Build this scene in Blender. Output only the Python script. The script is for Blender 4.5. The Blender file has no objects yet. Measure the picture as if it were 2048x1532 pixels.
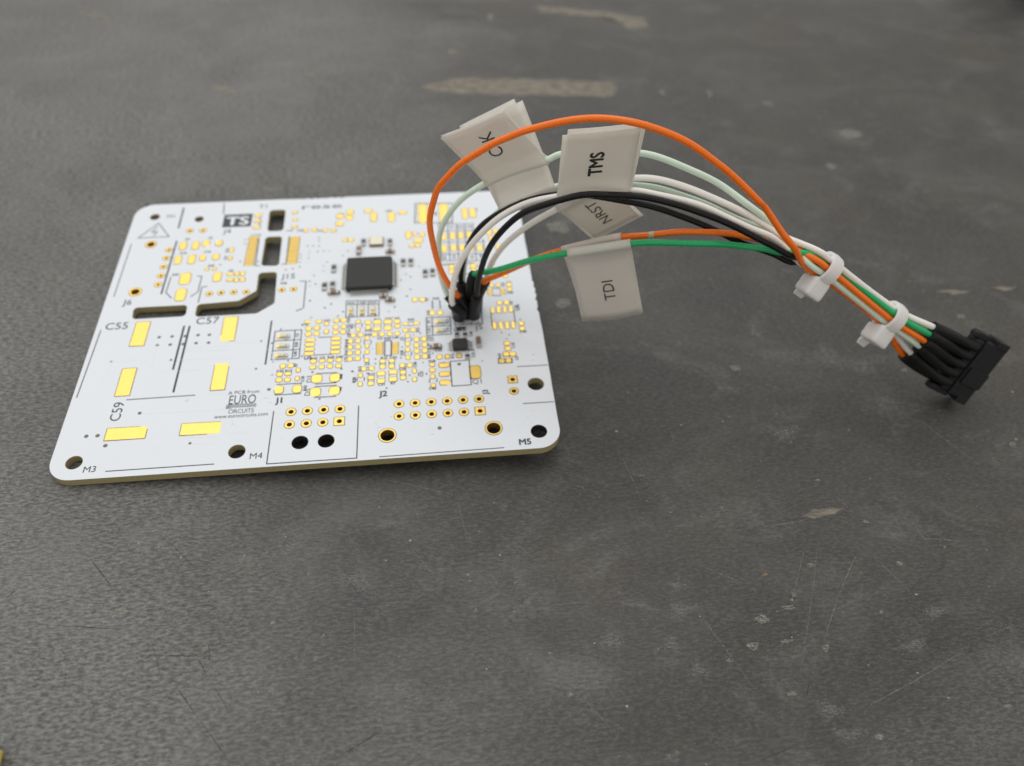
import bpy, bmesh, math, random
from mathutils import Vector, Matrix

scene = bpy.context.scene
MM = 0.001
rad = math.radians

# ------------------------------------------------------------------ camera
cam_data = bpy.data.cameras.new('camera')
cam = bpy.data.objects.new('camera', cam_data)
scene.collection.objects.link(cam)
_r, _u, _b = Vector((0.99298, -0.10077, 0.06189)), Vector((0.03571, 0.7544, 0.65545)), Vector((-0.11274, -0.64864, 0.7527))
_m = Matrix((_r, _u, _b)).transposed().to_4x4()
_m.translation = Vector((65.08, -82.85, 119.3)) * MM
cam.matrix_world = _m
cam_data.sensor_width = 36.0
cam_data.lens = 27.683
cam_data.clip_start = 0.005
cam_data.clip_end = 20.0
cam_data.dof.use_dof = True
cam_data.dof.focus_distance = 0.131
cam_data.dof.aperture_fstop = 13.5
scene.camera = cam

# ------------------------------------------------------------------ light
world = bpy.data.worlds.new('World')
scene.world = world
world.use_nodes = True
bg = world.node_tree.nodes['Background']
bg.inputs['Color'].default_value = (1.0, 0.955, 0.885, 1)
bg.inputs['Strength'].default_value = 0.65

def area(name, loc, target, sx, sy, power, col):
    d = bpy.data.lights.new(name, 'AREA')
    d.shape = 'RECTANGLE'; d.size = sx; d.size_y = sy; d.energy = power; d.color = col
    o = bpy.data.objects.new(name, d)
    scene.collection.objects.link(o)
    o.location = loc
    o.rotation_euler = (Vector(target) - Vector(loc)).to_track_quat('-Z', 'Y').to_euler()
    return o
area('ceiling_lamp_back', (-0.4, 1.1, 1.5), (0.06, 0.04, 0), 3.0, 1.8, 18, (0.90, 0.955, 1.0))
area('ceiling_lamp_overhead', (0.25, 0.15, 1.8), (0.08, 0.04, 0), 1.2, 0.3, 3.5, (0.95, 0.975, 1.0))

vs = scene.view_settings
vs.view_transform = 'Standard'; vs.look = 'None'; vs.exposure = 0.0; vs.gamma = 1.0
vs.use_curve_mapping = False

scene.cycles.max_bounces = 6; scene.cycles.diffuse_bounces = 3; scene.cycles.glossy_bounces = 3
scene.cycles.transparent_max_bounces = 6; scene.cycles.transmission_bounces = 3

# ------------------------------------------------------------------ measured places (millimetres)
# board coordinates: x to the right, y away from the viewer, from the board's near corner; wires and marks: table coordinates
PADS = {('q', 2.7, 6.7): [(9.11, 34.87)], ('q', 2.6, 6.9): [(9.04, 22.0)], ('q', 2.7, 6.8): [(26.58, 34.89)], ('q', 2.6, 6.8): [(26.48, 21.99)], ('q', 7.0, 2.7): [(11.69, 9.48)],
    ('q', 7.0, 2.6): [(24.8, 9.49)], ('r', 1.4, 2.6): [(12.99, 62.13), (15.73, 62.06)], ('r', 1.3, 2.7): [(12.69, 57.31)], ('r', 1.4, 2.9): [(15.62, 57.36)], ('r', 2.1, 3.6): [(15.26, 51.01)],
    ('r', 2.0, 3.7): [(15.18, 45.93)], ('r', 1.4, 2.0): [(17.96, 62.59)], ('r', 1.4, 1.8): [(20.8, 62.52), (49.66, 71.86)], ('r', 1.2, 1.9): [(17.92, 57.72)], ('r', 1.3, 1.9): [(20.78, 57.78)],
    ('r', 0.7, 1.5): [(23.88, 59.98)], ('r', 0.6, 1.5): [(23.97, 57.28)], ('r', 0.7, 0.9): [(19.42, 53.82), (21.0, 53.75)], ('r', 1.6, 2.8): [(21.96, 51.07)], ('r', 1.4, 0.8): [(24.59, 51.77),
    (24.84, 49.85)], ('r', 0.8, 1.2): [(26.08, 51.78), (27.25, 51.75), (26.17, 49.75), (39.83, 65.8)], ('r', 0.9, 1.2): [(27.48, 49.78), (44.2, 65.49)], ('r', 1.6, 1.0): [(28.41, 72.15)],
    ('r', 1.6, 0.8): [(28.56, 69.93)], ('r', 1.6, 0.9): [(28.54, 67.61)], ('r', 1.1, 1.0): [(36.83, 72.76), (63.9, 58.52), (65.22, 58.5), (42.58, 32.15), (37.82, 20.2), (54.5, 34.61),
    (60.41, 34.47), (82.4, 26.44), (82.46, 25.02)], ('r', 1.1, 0.8): [(37.04, 69.92), (42.19, 35.72), (39.39, 21.68), (64.37, 33.58)], ('r', 1.2, 0.9): [(37.16, 67.29)],
    ('r', 1.6, 1.6): [(47.38, 70.53), (47.4, 67.72)], ('r', 1.4, 1.7): [(49.58, 69.78)], ('r', 1.0, 1.2): [(41.7, 65.81), (46.07, 65.36), (77.23, 49.1), (67.71, 36.4), (69.35, 36.32),
    (64.22, 40.7), (65.81, 40.58)], ('r', 0.9, 1.1): [(48.79, 61.63), (51.08, 29.49), (64.27, 28.96), (64.23, 27.35), (64.27, 25.77), (64.3, 24.1), (65.79, 28.98), (65.86, 27.39),
    (65.87, 25.74), (65.86, 24.17), (84.58, 43.9), (68.69, 23.81), (70.3, 23.77)], ('r', 1.1, 1.1): [(50.2, 61.52), (42.55, 33.76), (80.89, 21.72), (82.26, 21.72)],
    ('r', 1.3, 3.4): [(55.19, 69.72), (78.42, 69.6)], ('r', 1.4, 3.4): [(59.34, 69.43)], ('r', 1.8, 1.0): [(53.9, 72.06)], ('r', 1.8, 1.1): [(61.94, 70.94)], ('r', 2.0, 7.1): [(66.65, 70.23),
    (71.61, 70.07)], ('r', 1.1, 4.1): [(76.56, 69.54)], ('r', 1.1, 2.2): [(71.13, 56.97), (73.24, 57.16), (75.12, 57.02), (79.2, 56.73), (77.21, 56.87)], ('r', 1.1, 2.3): [(73.24, 61.36),
    (75.15, 61.4), (77.07, 61.44)], ('r', 1.1, 2.1): [(78.99, 61.48), (71.21, 61.15)], ('r', 1.0, 2.1): [(81.65, 62.19)], ('r', 1.0, 1.8): [(83.26, 62.43)], ('r', 1.3, 2.1): [(83.52, 56.42)],
    ('r', 0.9, 1.4): [(81.9, 59.68), (66.32, 62.38)], ('r', 1.1, 2.5): [(63.19, 62.43)], ('r', 0.7, 1.2): [(64.65, 62.68)], ('r', 1.9, 1.4): [(65.38, 60.33)], ('r', 1.0, 1.4): [(72.47, 50.66)],
    ('r', 1.0, 1.3): [(72.39, 49.13)], ('r', 1.1, 1.5): [(77.23, 50.64)], ('r', 0.9, 1.3): [(78.85, 50.52), (81.54, 51.48)], ('r', 0.9, 1.0): [(84.04, 46.72), (49.57, 33.78), (62.07, 31.74),
    (57.35, 30.96), (58.91, 30.96), (60.46, 30.92), (51.58, 31.12), (53.09, 31.09), (52.6, 29.47), (51.04, 27.86), (52.63, 27.81), (51.05, 26.22), (52.64, 26.25), (51.1, 24.57), (52.65, 24.64),
    (61.36, 22.09), (62.85, 22.05), (53.89, 21.78), (55.42, 21.8), (84.51, 42.52)], ('r', 1.1, 0.9): [(44.49, 35.65), (44.06, 24.58), (44.01, 22.99), (37.79, 21.69), (55.32, 19.38),
    (55.31, 17.89)], ('r', 1.0, 1.1): [(44.2, 33.79), (48.06, 35.61), (49.5, 35.66), (83.48, 38.36), (72.61, 23.86)], ('r', 1.0, 1.0): [(44.22, 32.13), (47.99, 33.72), (48.01, 32.22),
    (49.51, 32.21), (38.25, 23.76), (39.75, 23.79), (54.53, 33.09), (63.67, 31.7), (55.86, 30.99), (82.03, 38.37), (85.94, 31.88), (85.94, 30.4)], ('r', 0.8, 1.0): [(46.07, 34.85),
    (54.41, 30.09), (62.48, 30.11), (62.48, 27.89), (62.47, 26.26), (80.79, 44.05), (82.23, 43.95), (67.18, 18.74)], ('r', 0.8, 1.1): [(46.11, 32.59)], ('r', 1.8, 0.8): [(43.05, 30.46),
    (43.05, 29.2), (43.06, 27.9), (43.05, 26.71), (48.16, 30.48), (48.18, 29.23), (48.16, 27.99), (48.17, 26.75)], ('r', 1.0, 0.8): [(45.73, 24.58)], ('r', 1.0, 0.9): [(45.7, 22.96),
    (47.33, 24.53), (47.32, 23.0), (49.0, 24.53), (48.99, 22.97), (39.42, 20.11), (60.47, 33.04), (57.54, 23.54), (57.52, 22.05), (59.32, 23.53), (59.29, 22.04), (61.48, 20.27), (61.49, 18.87),
    (67.2, 20.38)], ('r', 0.7, 1.0): [(41.27, 22.49), (41.24, 20.3), (52.49, 34.96), (52.5, 32.69), (54.42, 27.93), (54.45, 26.25), (54.4, 24.02), (62.51, 24.11), (53.28, 20.18),
    (53.29, 17.93), (63.69, 20.46), (63.69, 18.28)], ('r', 1.6, 1.8): [(38.0, 17.69), (41.41, 17.63)], ('r', 1.9, 2.0): [(44.94, 19.97), (44.89, 16.56), (48.47, 16.61)],
    ('r', 1.8, 2.0): [(48.4, 19.95)], ('r', 1.5, 1.1): [(56.37, 34.57), (58.53, 34.49)], ('r', 1.5, 1.0): [(56.35, 32.6), (58.53, 32.61), (57.25, 20.29), (59.56, 20.53), (59.53, 18.62)],
    ('r', 1.1, 0.7): [(62.12, 33.54)], ('r', 1.4, 1.0): [(57.25, 18.34)], ('r', 0.6, 1.9): [(80.34, 36.28), (82.92, 36.32)], ('r', 0.7, 1.9): [(81.62, 36.3), (84.21, 31.61)],
    ('r', 0.7, 1.8): [(84.19, 36.34)], ('r', 0.7, 2.0): [(80.36, 31.63), (81.65, 31.6), (82.94, 31.59)], ('r', 1.2, 1.1): [(81.96, 23.5), (83.29, 23.44)], ('r', 2.0, 1.1): [(69.55, 21.51),
    (69.52, 19.21), (69.52, 16.98)], ('r', 1.9, 3.3): [(75.55, 19.24)], ('r', 0.9, 0.9): [(67.18, 21.87)], ('r', 0.8, 0.9): [(67.19, 16.47)]}
COMBS = [(1.96, 0.44, [(28.31, 64.07), (28.3, 63.34), (28.29, 62.61), (28.28, 61.88), (28.28, 61.16), (28.27, 60.43), (28.26, 59.7), (28.25, 58.97), (28.24, 58.24), (28.23, 57.51),
    (28.23, 56.79), (28.22, 56.06), (28.21, 55.33), (28.2, 54.6)]), (2.15, 0.41, [(37.54, 63.41), (37.54, 62.73), (37.53, 62.05), (37.53, 61.37), (37.52, 60.69), (37.52, 60.01), (37.52, 59.33),
    (37.51, 58.65), (37.51, 57.97), (37.51, 57.29), (37.5, 56.61), (37.5, 55.93), (37.49, 55.25), (37.49, 54.57)]), (1.23, 0.26, [(56.91, 28.59), (56.91, 28.16), (56.92, 27.72), (56.92, 27.29),
    (56.92, 26.86), (56.92, 26.43), (56.93, 25.99), (56.93, 25.56)]), (1.23, 0.24, [(60.01, 28.34), (60.0, 27.94), (60.0, 27.53), (59.99, 27.13), (59.99, 26.73), (59.98, 26.33), (59.98, 25.92),
    (59.97, 25.52)]), (0.92, 0.31, [(80.3, 42.62), (80.28, 42.11), (80.26, 41.6), (80.24, 41.09)]), (0.87, 0.29, [(82.98, 42.46), (82.97, 41.98), (82.95, 41.51), (82.94, 41.03)])]
PLATED = [(40.72, 12.1, 0.86, 0.5, 0), (43.7, 12.1, 0.86, 0.5, 0), (46.69, 12.11, 0.86, 0.5, 0), (49.7, 12.07, 0.86, 0.5, 0), (40.65, 9.11, 0.86, 0.5, 0), (43.71, 9.13, 0.86, 0.5, 0),
    (46.7, 9.14, 0.86, 0.5, 0), (49.69, 9.14, 0.9, 0.5, 1), (60.65, 12.39, 0.84, 0.48, 0), (63.65, 12.38, 0.84, 0.48, 0), (66.69, 12.37, 0.84, 0.48, 0), (69.68, 12.37, 0.84, 0.48, 0),
    (72.69, 12.39, 0.84, 0.48, 0), (75.72, 12.38, 0.84, 0.48, 0), (60.63, 9.43, 0.84, 0.48, 0), (63.64, 9.44, 0.84, 0.48, 0), (66.67, 9.44, 0.84, 0.48, 0), (69.68, 9.45, 0.84, 0.48, 0),
    (72.69, 9.46, 0.84, 0.48, 0), (75.71, 9.45, 0.9, 0.48, 1), (82.58, 16.74, 0.84, 0.46, 1), (82.53, 13.8, 0.8, 0.46, 0), (58.49, 5.15, 1.53, 1.3, 0), (77.89, 5.2, 1.53, 1.3, 0),
    (5.82, 63.19, 1.15, 0.83, 0), (5.59, 47.57, 1.25, 0.9, 0), (10.13, 60.97, 0.72, 0.36, 0), (10.04, 58.17, 0.72, 0.36, 0), (9.97, 55.29, 0.72, 0.36, 0), (9.93, 52.34, 0.72, 0.36, 0),
    (9.87, 49.54, 0.72, 0.36, 0), (13.57, 67.52, 0.72, 0.36, 0), (16.54, 67.45, 0.72, 0.36, 0), (21.07, 45.8, 0.66, 0.36, 0), (23.48, 45.93, 0.66, 0.36, 0), (26.07, 45.91, 0.66, 0.36, 0),
    (28.68, 45.84, 0.66, 0.36, 0), (36.09, 45.89, 0.66, 0.36, 0), (38.55, 45.95, 0.66, 0.36, 0)]
DRILLS = [(4.8, 73.21, 1.11), (15.02, 71.7, 1.03), (4.1, 3.7, 1.45), (31.91, 3.76, 1.52), (42.87, 4.86, 1.51), (47.52, 4.82, 1.51), (86.11, 3.8, 1.52), (86.92, 15.25, 1.6)]
SLOTS = [(0.9, [(6.23, 42.69), (17.1, 42.71), (17.22, 39.31), (6.63, 39.21)]), (0.9, [(30.84, 73.99), (34.61, 73.97), (34.64, 65.97), (31.04, 66.08)]), (0.9, [(30.89, 64.03),
    (34.63, 64.04), (34.77, 53.72), (30.88, 54.09)]), (0.9, [(30.65, 51.79), (34.59, 51.82), (34.94, 41.84), (31.55, 39.02), (19.13, 38.94), (19.05, 42.73), (27.38, 43.16), (30.77, 46.04)])]
VIAS = [(13.04, 33.62, 0.36), (15.55, 33.64, 0.36), (18.09, 33.55, 0.36), (20.61, 33.62, 0.36), (22.85, 33.51, 0.36), (13.08, 31.38, 0.36), (15.57, 31.35, 0.36), (18.07, 31.33, 0.36),
    (20.57, 31.39, 0.36), (23.01, 31.31, 0.36), (5.14, 27.57, 0.26), (16.46, 27.15, 0.26), (13.14, 14.06, 0.36), (33.31, 30.94, 0.25), (33.12, 23.49, 0.25), (36.35, 21.67, 0.25),
    (36.3, 24.99, 0.25), (39.06, 25.15, 0.25), (36.98, 33.97, 0.25), (35.54, 30.22, 0.25), (44.01, 21.76, 0.25), (49.55, 22.18, 0.25), (51.69, 21.31, 0.25), (45.78, 14.85, 0.25),
    (41.76, 26.13, 0.25), (38.25, 30.84, 0.25), (42.82, 36.93, 0.25), (48.25, 36.98, 0.25), (49.32, 38.18, 0.25), (42.25, 42.03, 0.25), (46.71, 40.74, 0.25), (45.47, 39.65, 0.25),
    (36.12, 17.96, 0.36), (4.79, 9.42, 0.4), (6.76, 9.38, 0.4), (8.64, 7.0, 0.4), (23.4, 6.29, 0.28), (26.48, 63.36, 0.22), (26.55, 61.97, 0.22), (26.25, 55.87, 0.22), (22.08, 55.05, 0.22),
    (30.09, 55.51, 0.22), (39.21, 57.24, 0.22), (39.3, 56.03, 0.22), (39.23, 54.71, 0.22), (39.34, 53.13, 0.22), (40.57, 60.14, 0.22), (41.79, 60.05, 0.22), (43.1, 59.95, 0.22),
    (41.03, 58.33, 0.22), (41.02, 57.11, 0.22), (41.02, 55.91, 0.22), (42.95, 58.05, 0.22), (44.24, 58.09, 0.22), (45.45, 58.01, 0.22), (42.99, 61.76, 0.22), (42.93, 62.89, 0.22),
    (36.37, 52.31, 0.22), (37.86, 52.59, 0.22), (45.21, 54.27, 0.22), (44.52, 52.88, 0.22), (44.51, 51.45, 0.22), (49.63, 57.7, 0.22), (48.64, 56.29, 0.22), (41.77, 48.21, 0.22),
    (43.08, 47.23, 0.22), (41.95, 46.69, 0.22), (42.58, 49.97, 0.22), (62.5, 41.95, 0.2), (59.91, 38.77, 0.2), (58.72, 37.52, 0.2), (49.3, 38.13, 0.2), (63.64, 30.26, 0.2), (65.11, 30.62, 0.2),
    (61.37, 27.08, 0.2), (61.12, 24.16, 0.2), (55.38, 27.06, 0.2), (56.13, 24.23, 0.2), (56.14, 23.02, 0.2), (54.58, 20.59, 0.2), (51.73, 21.29, 0.2), (58.32, 16.49, 0.2), (62.37, 17.8, 0.2),
    (62.74, 19.42, 0.2), (66.01, 19.53, 0.2), (65.47, 22.56, 0.2), (67.38, 24.93, 0.2), (59.46, 35.69, 0.2), (77.08, 22.13, 0.2), (81.58, 29.61, 0.2), (82.45, 27.76, 0.2), (83.12, 28.88, 0.2),
    (66.04, 19.55, 0.2), (67.36, 24.92, 0.2), (73.39, 25.19, 0.2), (73.86, 34.43, 0.2), (75.49, 34.47, 0.2), (77.16, 34.48, 0.2), (74.01, 32.81, 0.2), (75.62, 32.75, 0.2), (77.08, 32.8, 0.2),
    (85.84, 33.16, 0.2), (72.48, 21.59, 0.38), (68.0, 6.05, 0.4), (62.45, 48.96, 0.22), (63.39, 48.09, 0.22), (61.27, 47.13, 0.22), (63.32, 44.0, 0.22), (62.56, 41.91, 0.22),
    (65.38, 51.18, 0.22), (59.97, 38.8, 0.22)]
SILK = [(0.14, [(1.49, 63.64), (1.48, 46.31)]), (0.3, [(11.3, 64.04), (11.09, 46.43)]), (0.3, [(10.81, 76.37), (10.88, 68.57)]), (0.17, [(12.15, 51.8), (11.97, 46.85), (13.51, 44.92)]),
    (0.17, [(17.67, 51.64), (18.67, 51.57), (18.61, 46.59), (17.24, 45.12)]), (0.17, [(20.32, 48.19), (19.21, 48.02), (19.17, 43.18)]), (0.17, [(2.53, 65.64), (9.29, 65.71), (6.12, 70.78),
    (2.53, 65.64)]), (0.17, [(6.01, 69.49), (5.16, 67.55), (6.34, 67.75), (5.76, 66.24)]), (0.16, [(1.11, 36.53), (0.81, 18.74)]), (0.16, [(10.05, 17.51), (22.56, 17.64)]),
    (0.34, [(17.45, 36.49), (17.29, 24.51)]), (0.34, [(18.55, 36.41), (18.37, 18.66)]), (0.16, [(9.92, 1.35), (28.33, 1.35)]), (0.28, [(34.85, 36.63), (34.81, 24.45)]), (0.16, [(35.85, 33.5),
    (41.16, 33.53), (41.19, 25.61), (35.82, 25.62), (35.85, 33.5)]), (0.16, [(39.83, 33.52), (39.83, 25.61)]), (0.16, [(35.87, 30.74), (41.12, 30.76)]), (0.16, [(35.82, 28.04),
    (41.21, 28.05)]), (0.16, [(37.42, 18.88), (37.62, 19.06), (42.11, 19.06), (42.1, 18.8)]), (0.16, [(37.33, 16.73), (37.5, 16.43), (42.08, 16.44), (42.14, 16.63)]), (0.16, [(44.79, 21.29),
    (48.83, 21.21)]), (0.16, [(44.73, 18.59), (48.8, 18.66)]), (0.16, [(44.69, 17.96), (48.83, 17.96)]), (0.16, [(44.71, 15.26), (48.8, 15.22)]), (0.16, [(44.6, 31.04), (47.56, 31.03)]),
    (0.16, [(43.96, 26.23), (47.63, 26.22)]), (0.42, [(49.6, 20.81), (49.53, 19.5)]), (0.42, [(49.58, 17.5), (49.48, 16.43)]), (0.18, [(39.69, 48.36), (41.02, 48.26), (41.03, 39.86)]),
    (0.18, [(29.5, 63.57), (29.64, 54.23), (30.62, 54.03)]), (0.18, [(36.19, 63.93), (36.29, 54.27), (35.28, 54.21)]), (0.18, [(28.79, 72.87), (29.19, 67.27)]), (0.18, [(36.67, 66.74),
    (36.56, 65.89), (35.31, 65.98)]), (0.18, [(19.94, 77.41), (20.33, 73.16)]), (0.2, [(40.87, 39.76), (39.56, 39.16)]), (0.17, [(37.52, 12.55), (37.42, 0.6), (53.09, 0.54), (53.13, 12.59)]),
    (0.15, [(57.06, 0.48), (79.41, 0.63)]), (0.15, [(83.88, 10.56), (89.84, 10.55)]), (0.15, [(83.79, 19.98), (89.86, 19.96)]), (0.17, [(70.75, 22.42), (74.51, 22.5), (74.49, 16.02),
    (70.8, 15.98), (70.75, 22.42)]), (0.17, [(79.93, 35.72), (79.83, 31.67)]), (0.17, [(84.73, 35.94), (84.74, 32.09)]), (0.17, [(72.38, 37.12), (72.25, 32.55), (77.9, 32.48), (78.14, 42.63)]),
    (0.17, [(66.43, 35.07), (71.37, 35.02), (71.33, 29.96), (66.4, 29.9), (66.43, 35.07)]), (0.17, [(67.59, 35.08), (67.62, 29.89)]), (0.17, [(66.41, 32.44), (71.34, 32.44)]),
    (0.17, [(80.88, 43.05), (82.56, 42.92)]), (0.17, [(80.68, 40.71), (82.43, 40.58)]), (0.17, [(74.44, 20.98), (74.45, 17.59), (76.35, 17.54)]), (0.15, [(81.38, 24.02), (81.31, 22.9),
    (84.02, 22.85)]), (0.15, [(80.28, 22.3), (80.23, 21.14), (82.95, 21.14), (83.02, 22.29), (80.28, 22.3)]), (0.3, [(68.65, 22.13), (69.81, 22.16)]), (0.15, [(49.85, 41.42), (56.68, 41.05),
    (56.69, 36.35), (49.88, 36.49), (49.85, 41.42)]), (0.15, [(52.13, 41.29), (52.15, 36.48)]), (0.15, [(54.44, 41.16), (54.47, 36.39)]), (0.15, [(49.86, 40.25), (56.66, 39.89)]),
    (0.2, [(67.87, 40.1), (67.83, 37.64)]), (0.2, [(69.4, 40.07), (69.45, 37.56)]), (0.2, [(57.93, 29.09), (59.23, 29.05), (59.19, 24.95), (57.92, 25.0), (57.93, 29.09)]),
    (0.15, [(53.84, 29.63), (53.82, 28.51)]), (0.15, [(55.2, 29.52), (55.18, 28.4)]), (0.15, [(53.81, 25.67), (53.79, 24.59)]), (0.15, [(61.97, 29.6), (61.91, 28.48)]), (0.15, [(63.27, 29.6),
    (63.21, 28.48)]), (0.15, [(61.92, 25.72), (61.86, 24.63)]), (0.15, [(63.24, 25.71), (63.18, 24.62)]), (0.15, [(52.67, 19.69), (52.66, 18.66)]), (0.15, [(54.05, 19.67), (54.03, 18.64)]),
    (0.15, [(64.49, 20.04), (64.42, 19.0)]), (0.15, [(66.59, 18.2), (66.52, 17.17)]), (0.15, [(67.98, 18.22), (67.9, 17.19)]), (0.15, [(51.92, 34.5), (51.91, 33.33)]), (0.15, [(53.27, 34.5),
    (53.26, 33.33)]), (0.13, [(62.76, 34.19), (63.87, 34.1)]), (0.13, [(62.74, 32.97), (63.84, 32.89)]), (0.13, [(55.62, 33.92), (55.63, 33.34)]), (0.13, [(57.14, 33.8), (57.14, 33.22)]),
    (0.13, [(57.78, 33.9), (57.79, 33.31)]), (0.13, [(59.31, 33.78), (59.31, 33.2)]), (0.13, [(57.01, 23.08), (57.01, 22.55)]), (0.13, [(58.07, 23.0), (58.07, 22.46)]), (0.13, [(58.78, 23.08),
    (58.78, 22.54)]), (0.13, [(59.85, 22.99), (59.85, 22.46)]), (0.13, [(56.51, 19.62), (56.52, 19.1)]), (0.13, [(58.0, 19.5), (58.0, 18.98)]), (0.13, [(58.81, 19.9), (58.81, 19.38)]),
    (0.13, [(60.31, 19.78), (60.3, 19.26)]), (0.13, [(54.75, 18.95), (54.76, 18.43)]), (0.13, [(55.9, 18.86), (55.91, 18.34)]), (0.13, [(60.95, 19.86), (60.94, 19.34)]), (0.13, [(62.0, 19.78),
    (61.99, 19.25)]), (0.12, [(51.66, 29.9), (51.97, 29.88)]), (0.12, [(51.68, 29.1), (52.0, 29.07)]), (0.12, [(51.68, 28.24), (51.99, 28.22)]), (0.12, [(51.7, 27.45), (52.01, 27.42)]),
    (0.12, [(51.68, 26.64), (51.99, 26.62)]), (0.12, [(51.71, 25.86), (52.02, 25.83)]), (0.12, [(51.7, 25.0), (52.01, 24.98)]), (0.12, [(51.73, 24.23), (52.04, 24.21)]), (0.12, [(64.9, 29.37),
    (65.22, 29.35)]), (0.12, [(64.88, 28.57), (65.2, 28.54)]), (0.12, [(64.86, 27.78), (65.18, 27.76)]), (0.12, [(64.84, 26.99), (65.16, 26.96)]), (0.12, [(64.91, 26.15), (65.22, 26.13)]),
    (0.12, [(64.89, 25.36), (65.2, 25.34)]), (0.12, [(64.92, 24.54), (65.24, 24.52)]), (0.12, [(64.9, 23.76), (65.21, 23.74)]), (0.12, [(52.16, 31.53), (52.48, 31.5)]), (0.12, [(52.18, 30.71),
    (52.5, 30.69)]), (0.12, [(61.95, 22.46), (62.26, 22.44)]), (0.12, [(61.94, 21.7), (62.25, 21.68)]), (0.12, [(54.49, 22.18), (54.8, 22.16)]), (0.12, [(54.51, 21.42), (54.81, 21.4)]),
    (0.12, [(56.45, 31.4), (56.77, 31.37)]), (0.12, [(56.46, 30.58), (56.77, 30.55)]), (0.12, [(62.7, 32.14), (63.02, 32.12)]), (0.12, [(62.69, 31.32), (63.01, 31.3)]), (0.16, [(70.17, 65.9),
    (78.48, 65.5)]), (0.16, [(70.41, 52.89), (80.18, 52.18)]), (0.16, [(70.17, 65.9), (70.51, 52.88)]), (0.16, [(72.28, 65.75), (72.25, 52.76)]), (0.16, [(74.37, 65.61), (74.16, 52.62)]),
    (0.16, [(76.2, 65.55), (76.05, 52.48)]), (0.16, [(78.13, 65.41), (78.11, 52.33)]), (0.16, [(80.11, 59.8), (80.18, 52.18)]), (0.16, [(70.63, 63.33), (78.54, 63.13)]), (0.16, [(70.68, 59.25),
    (80.49, 58.9)]), (0.16, [(70.55, 55.13), (80.37, 54.59)]), (0.16, [(70.78, 51.6), (74.47, 51.66)]), (0.2, [(65.0, 74.16), (73.88, 73.74), (73.38, 66.23), (64.73, 66.83), (65.0, 74.16)]),
    (0.2, [(70.35, 51.47), (72.95, 51.61)]), (0.2, [(74.9, 51.57), (77.51, 51.61)]), (0.2, [(74.58, 48.0), (76.41, 48.06)])]
RIDGES = [[(13.59, 13.82), (28.56, 13.71)], [(22.07, 7.58), (28.05, 7.43)], [(23.83, 6.2), (27.93, 6.09)], [(29.94, 8.04), (34.08, 8.12)], [(31.42, 6.12), (32.45, 6.11)], [(25.04, 17.56),
    (27.63, 17.49)], [(14.44, 24.03), (22.59, 24.09)], [(18.71, 30.21), (23.42, 30.09)], [(18.71, 29.29), (23.56, 29.12)], [(17.61, 26.96), (23.88, 26.88)], [(21.52, 30.13), (27.15, 30.01)],
    [(21.67, 29.16), (27.58, 29.01)], [(21.99, 27.03), (27.63, 26.89)], [(25.24, 17.52), (27.54, 17.53)], [(38.07, 5.87), (39.88, 5.81)], [(38.67, 8.41), (39.45, 8.4)]]
TEXTS = [('J6', 4.62, 44.16, 1.7, 0, 0), ('C55', 4.02, 37.54, 2.0, 0, 0), ('C57', 21.93, 37.74, 2.0, 0, 0), ('C59', 8.88, 14.78, 2.0, 90, 0), ('J4', 22.0, 66.5, 1.6, 0, 0),
    ('T1', 29.14, 75.56, 1.5, 0, 0), ('J15', 37.08, 49.9, 1.7, 0, 0), ('M3', 7.14, 2.07, 1.35, 0, 0), ('M4', 35.41, 2.57, 1.35, 0, 0), ('J1', 38.22, 14.87, 1.4, 0, 1),
    ('J2', 57.65, 14.96, 1.4, 0, 1), ('M5', 83.31, 1.68, 1.35, 0, 1), ('J3', 77.2, 13.94, 1.1, 90, 1), ('J5', 77.06, 31.32, 1.5, 0, 0), ('Q1', 75.65, 16.69, 1.2, 0, 0),
    ('U6', 85.47, 36.67, 1.1, 90, 1), ('EURO', 31.48, 15.95, 2.3, 0, 0), ('CIRCUITS', 31.53, 13.11, 1.0, 0, 0), ('A PCB from', 31.49, 17.69, 0.85, 0, 0),
    ('www.eurocircuits.com', 31.66, 12.07, 0.9, 0, 0), ('U5', 42.86, 25.62, 0.9, 0, 1), ('U10', 28.66, 64.89, 1.0, 0, 0), ('D3', 43.53, 19.98, 1.1, 90, 0), ('D5', 43.38, 16.67, 1.1, 90, 0),
    ('M1', 8.4, 73.25, 1.2, 0, 0), ('rese', 42.98, 74.75, 1.8, 0, 0)]
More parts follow.
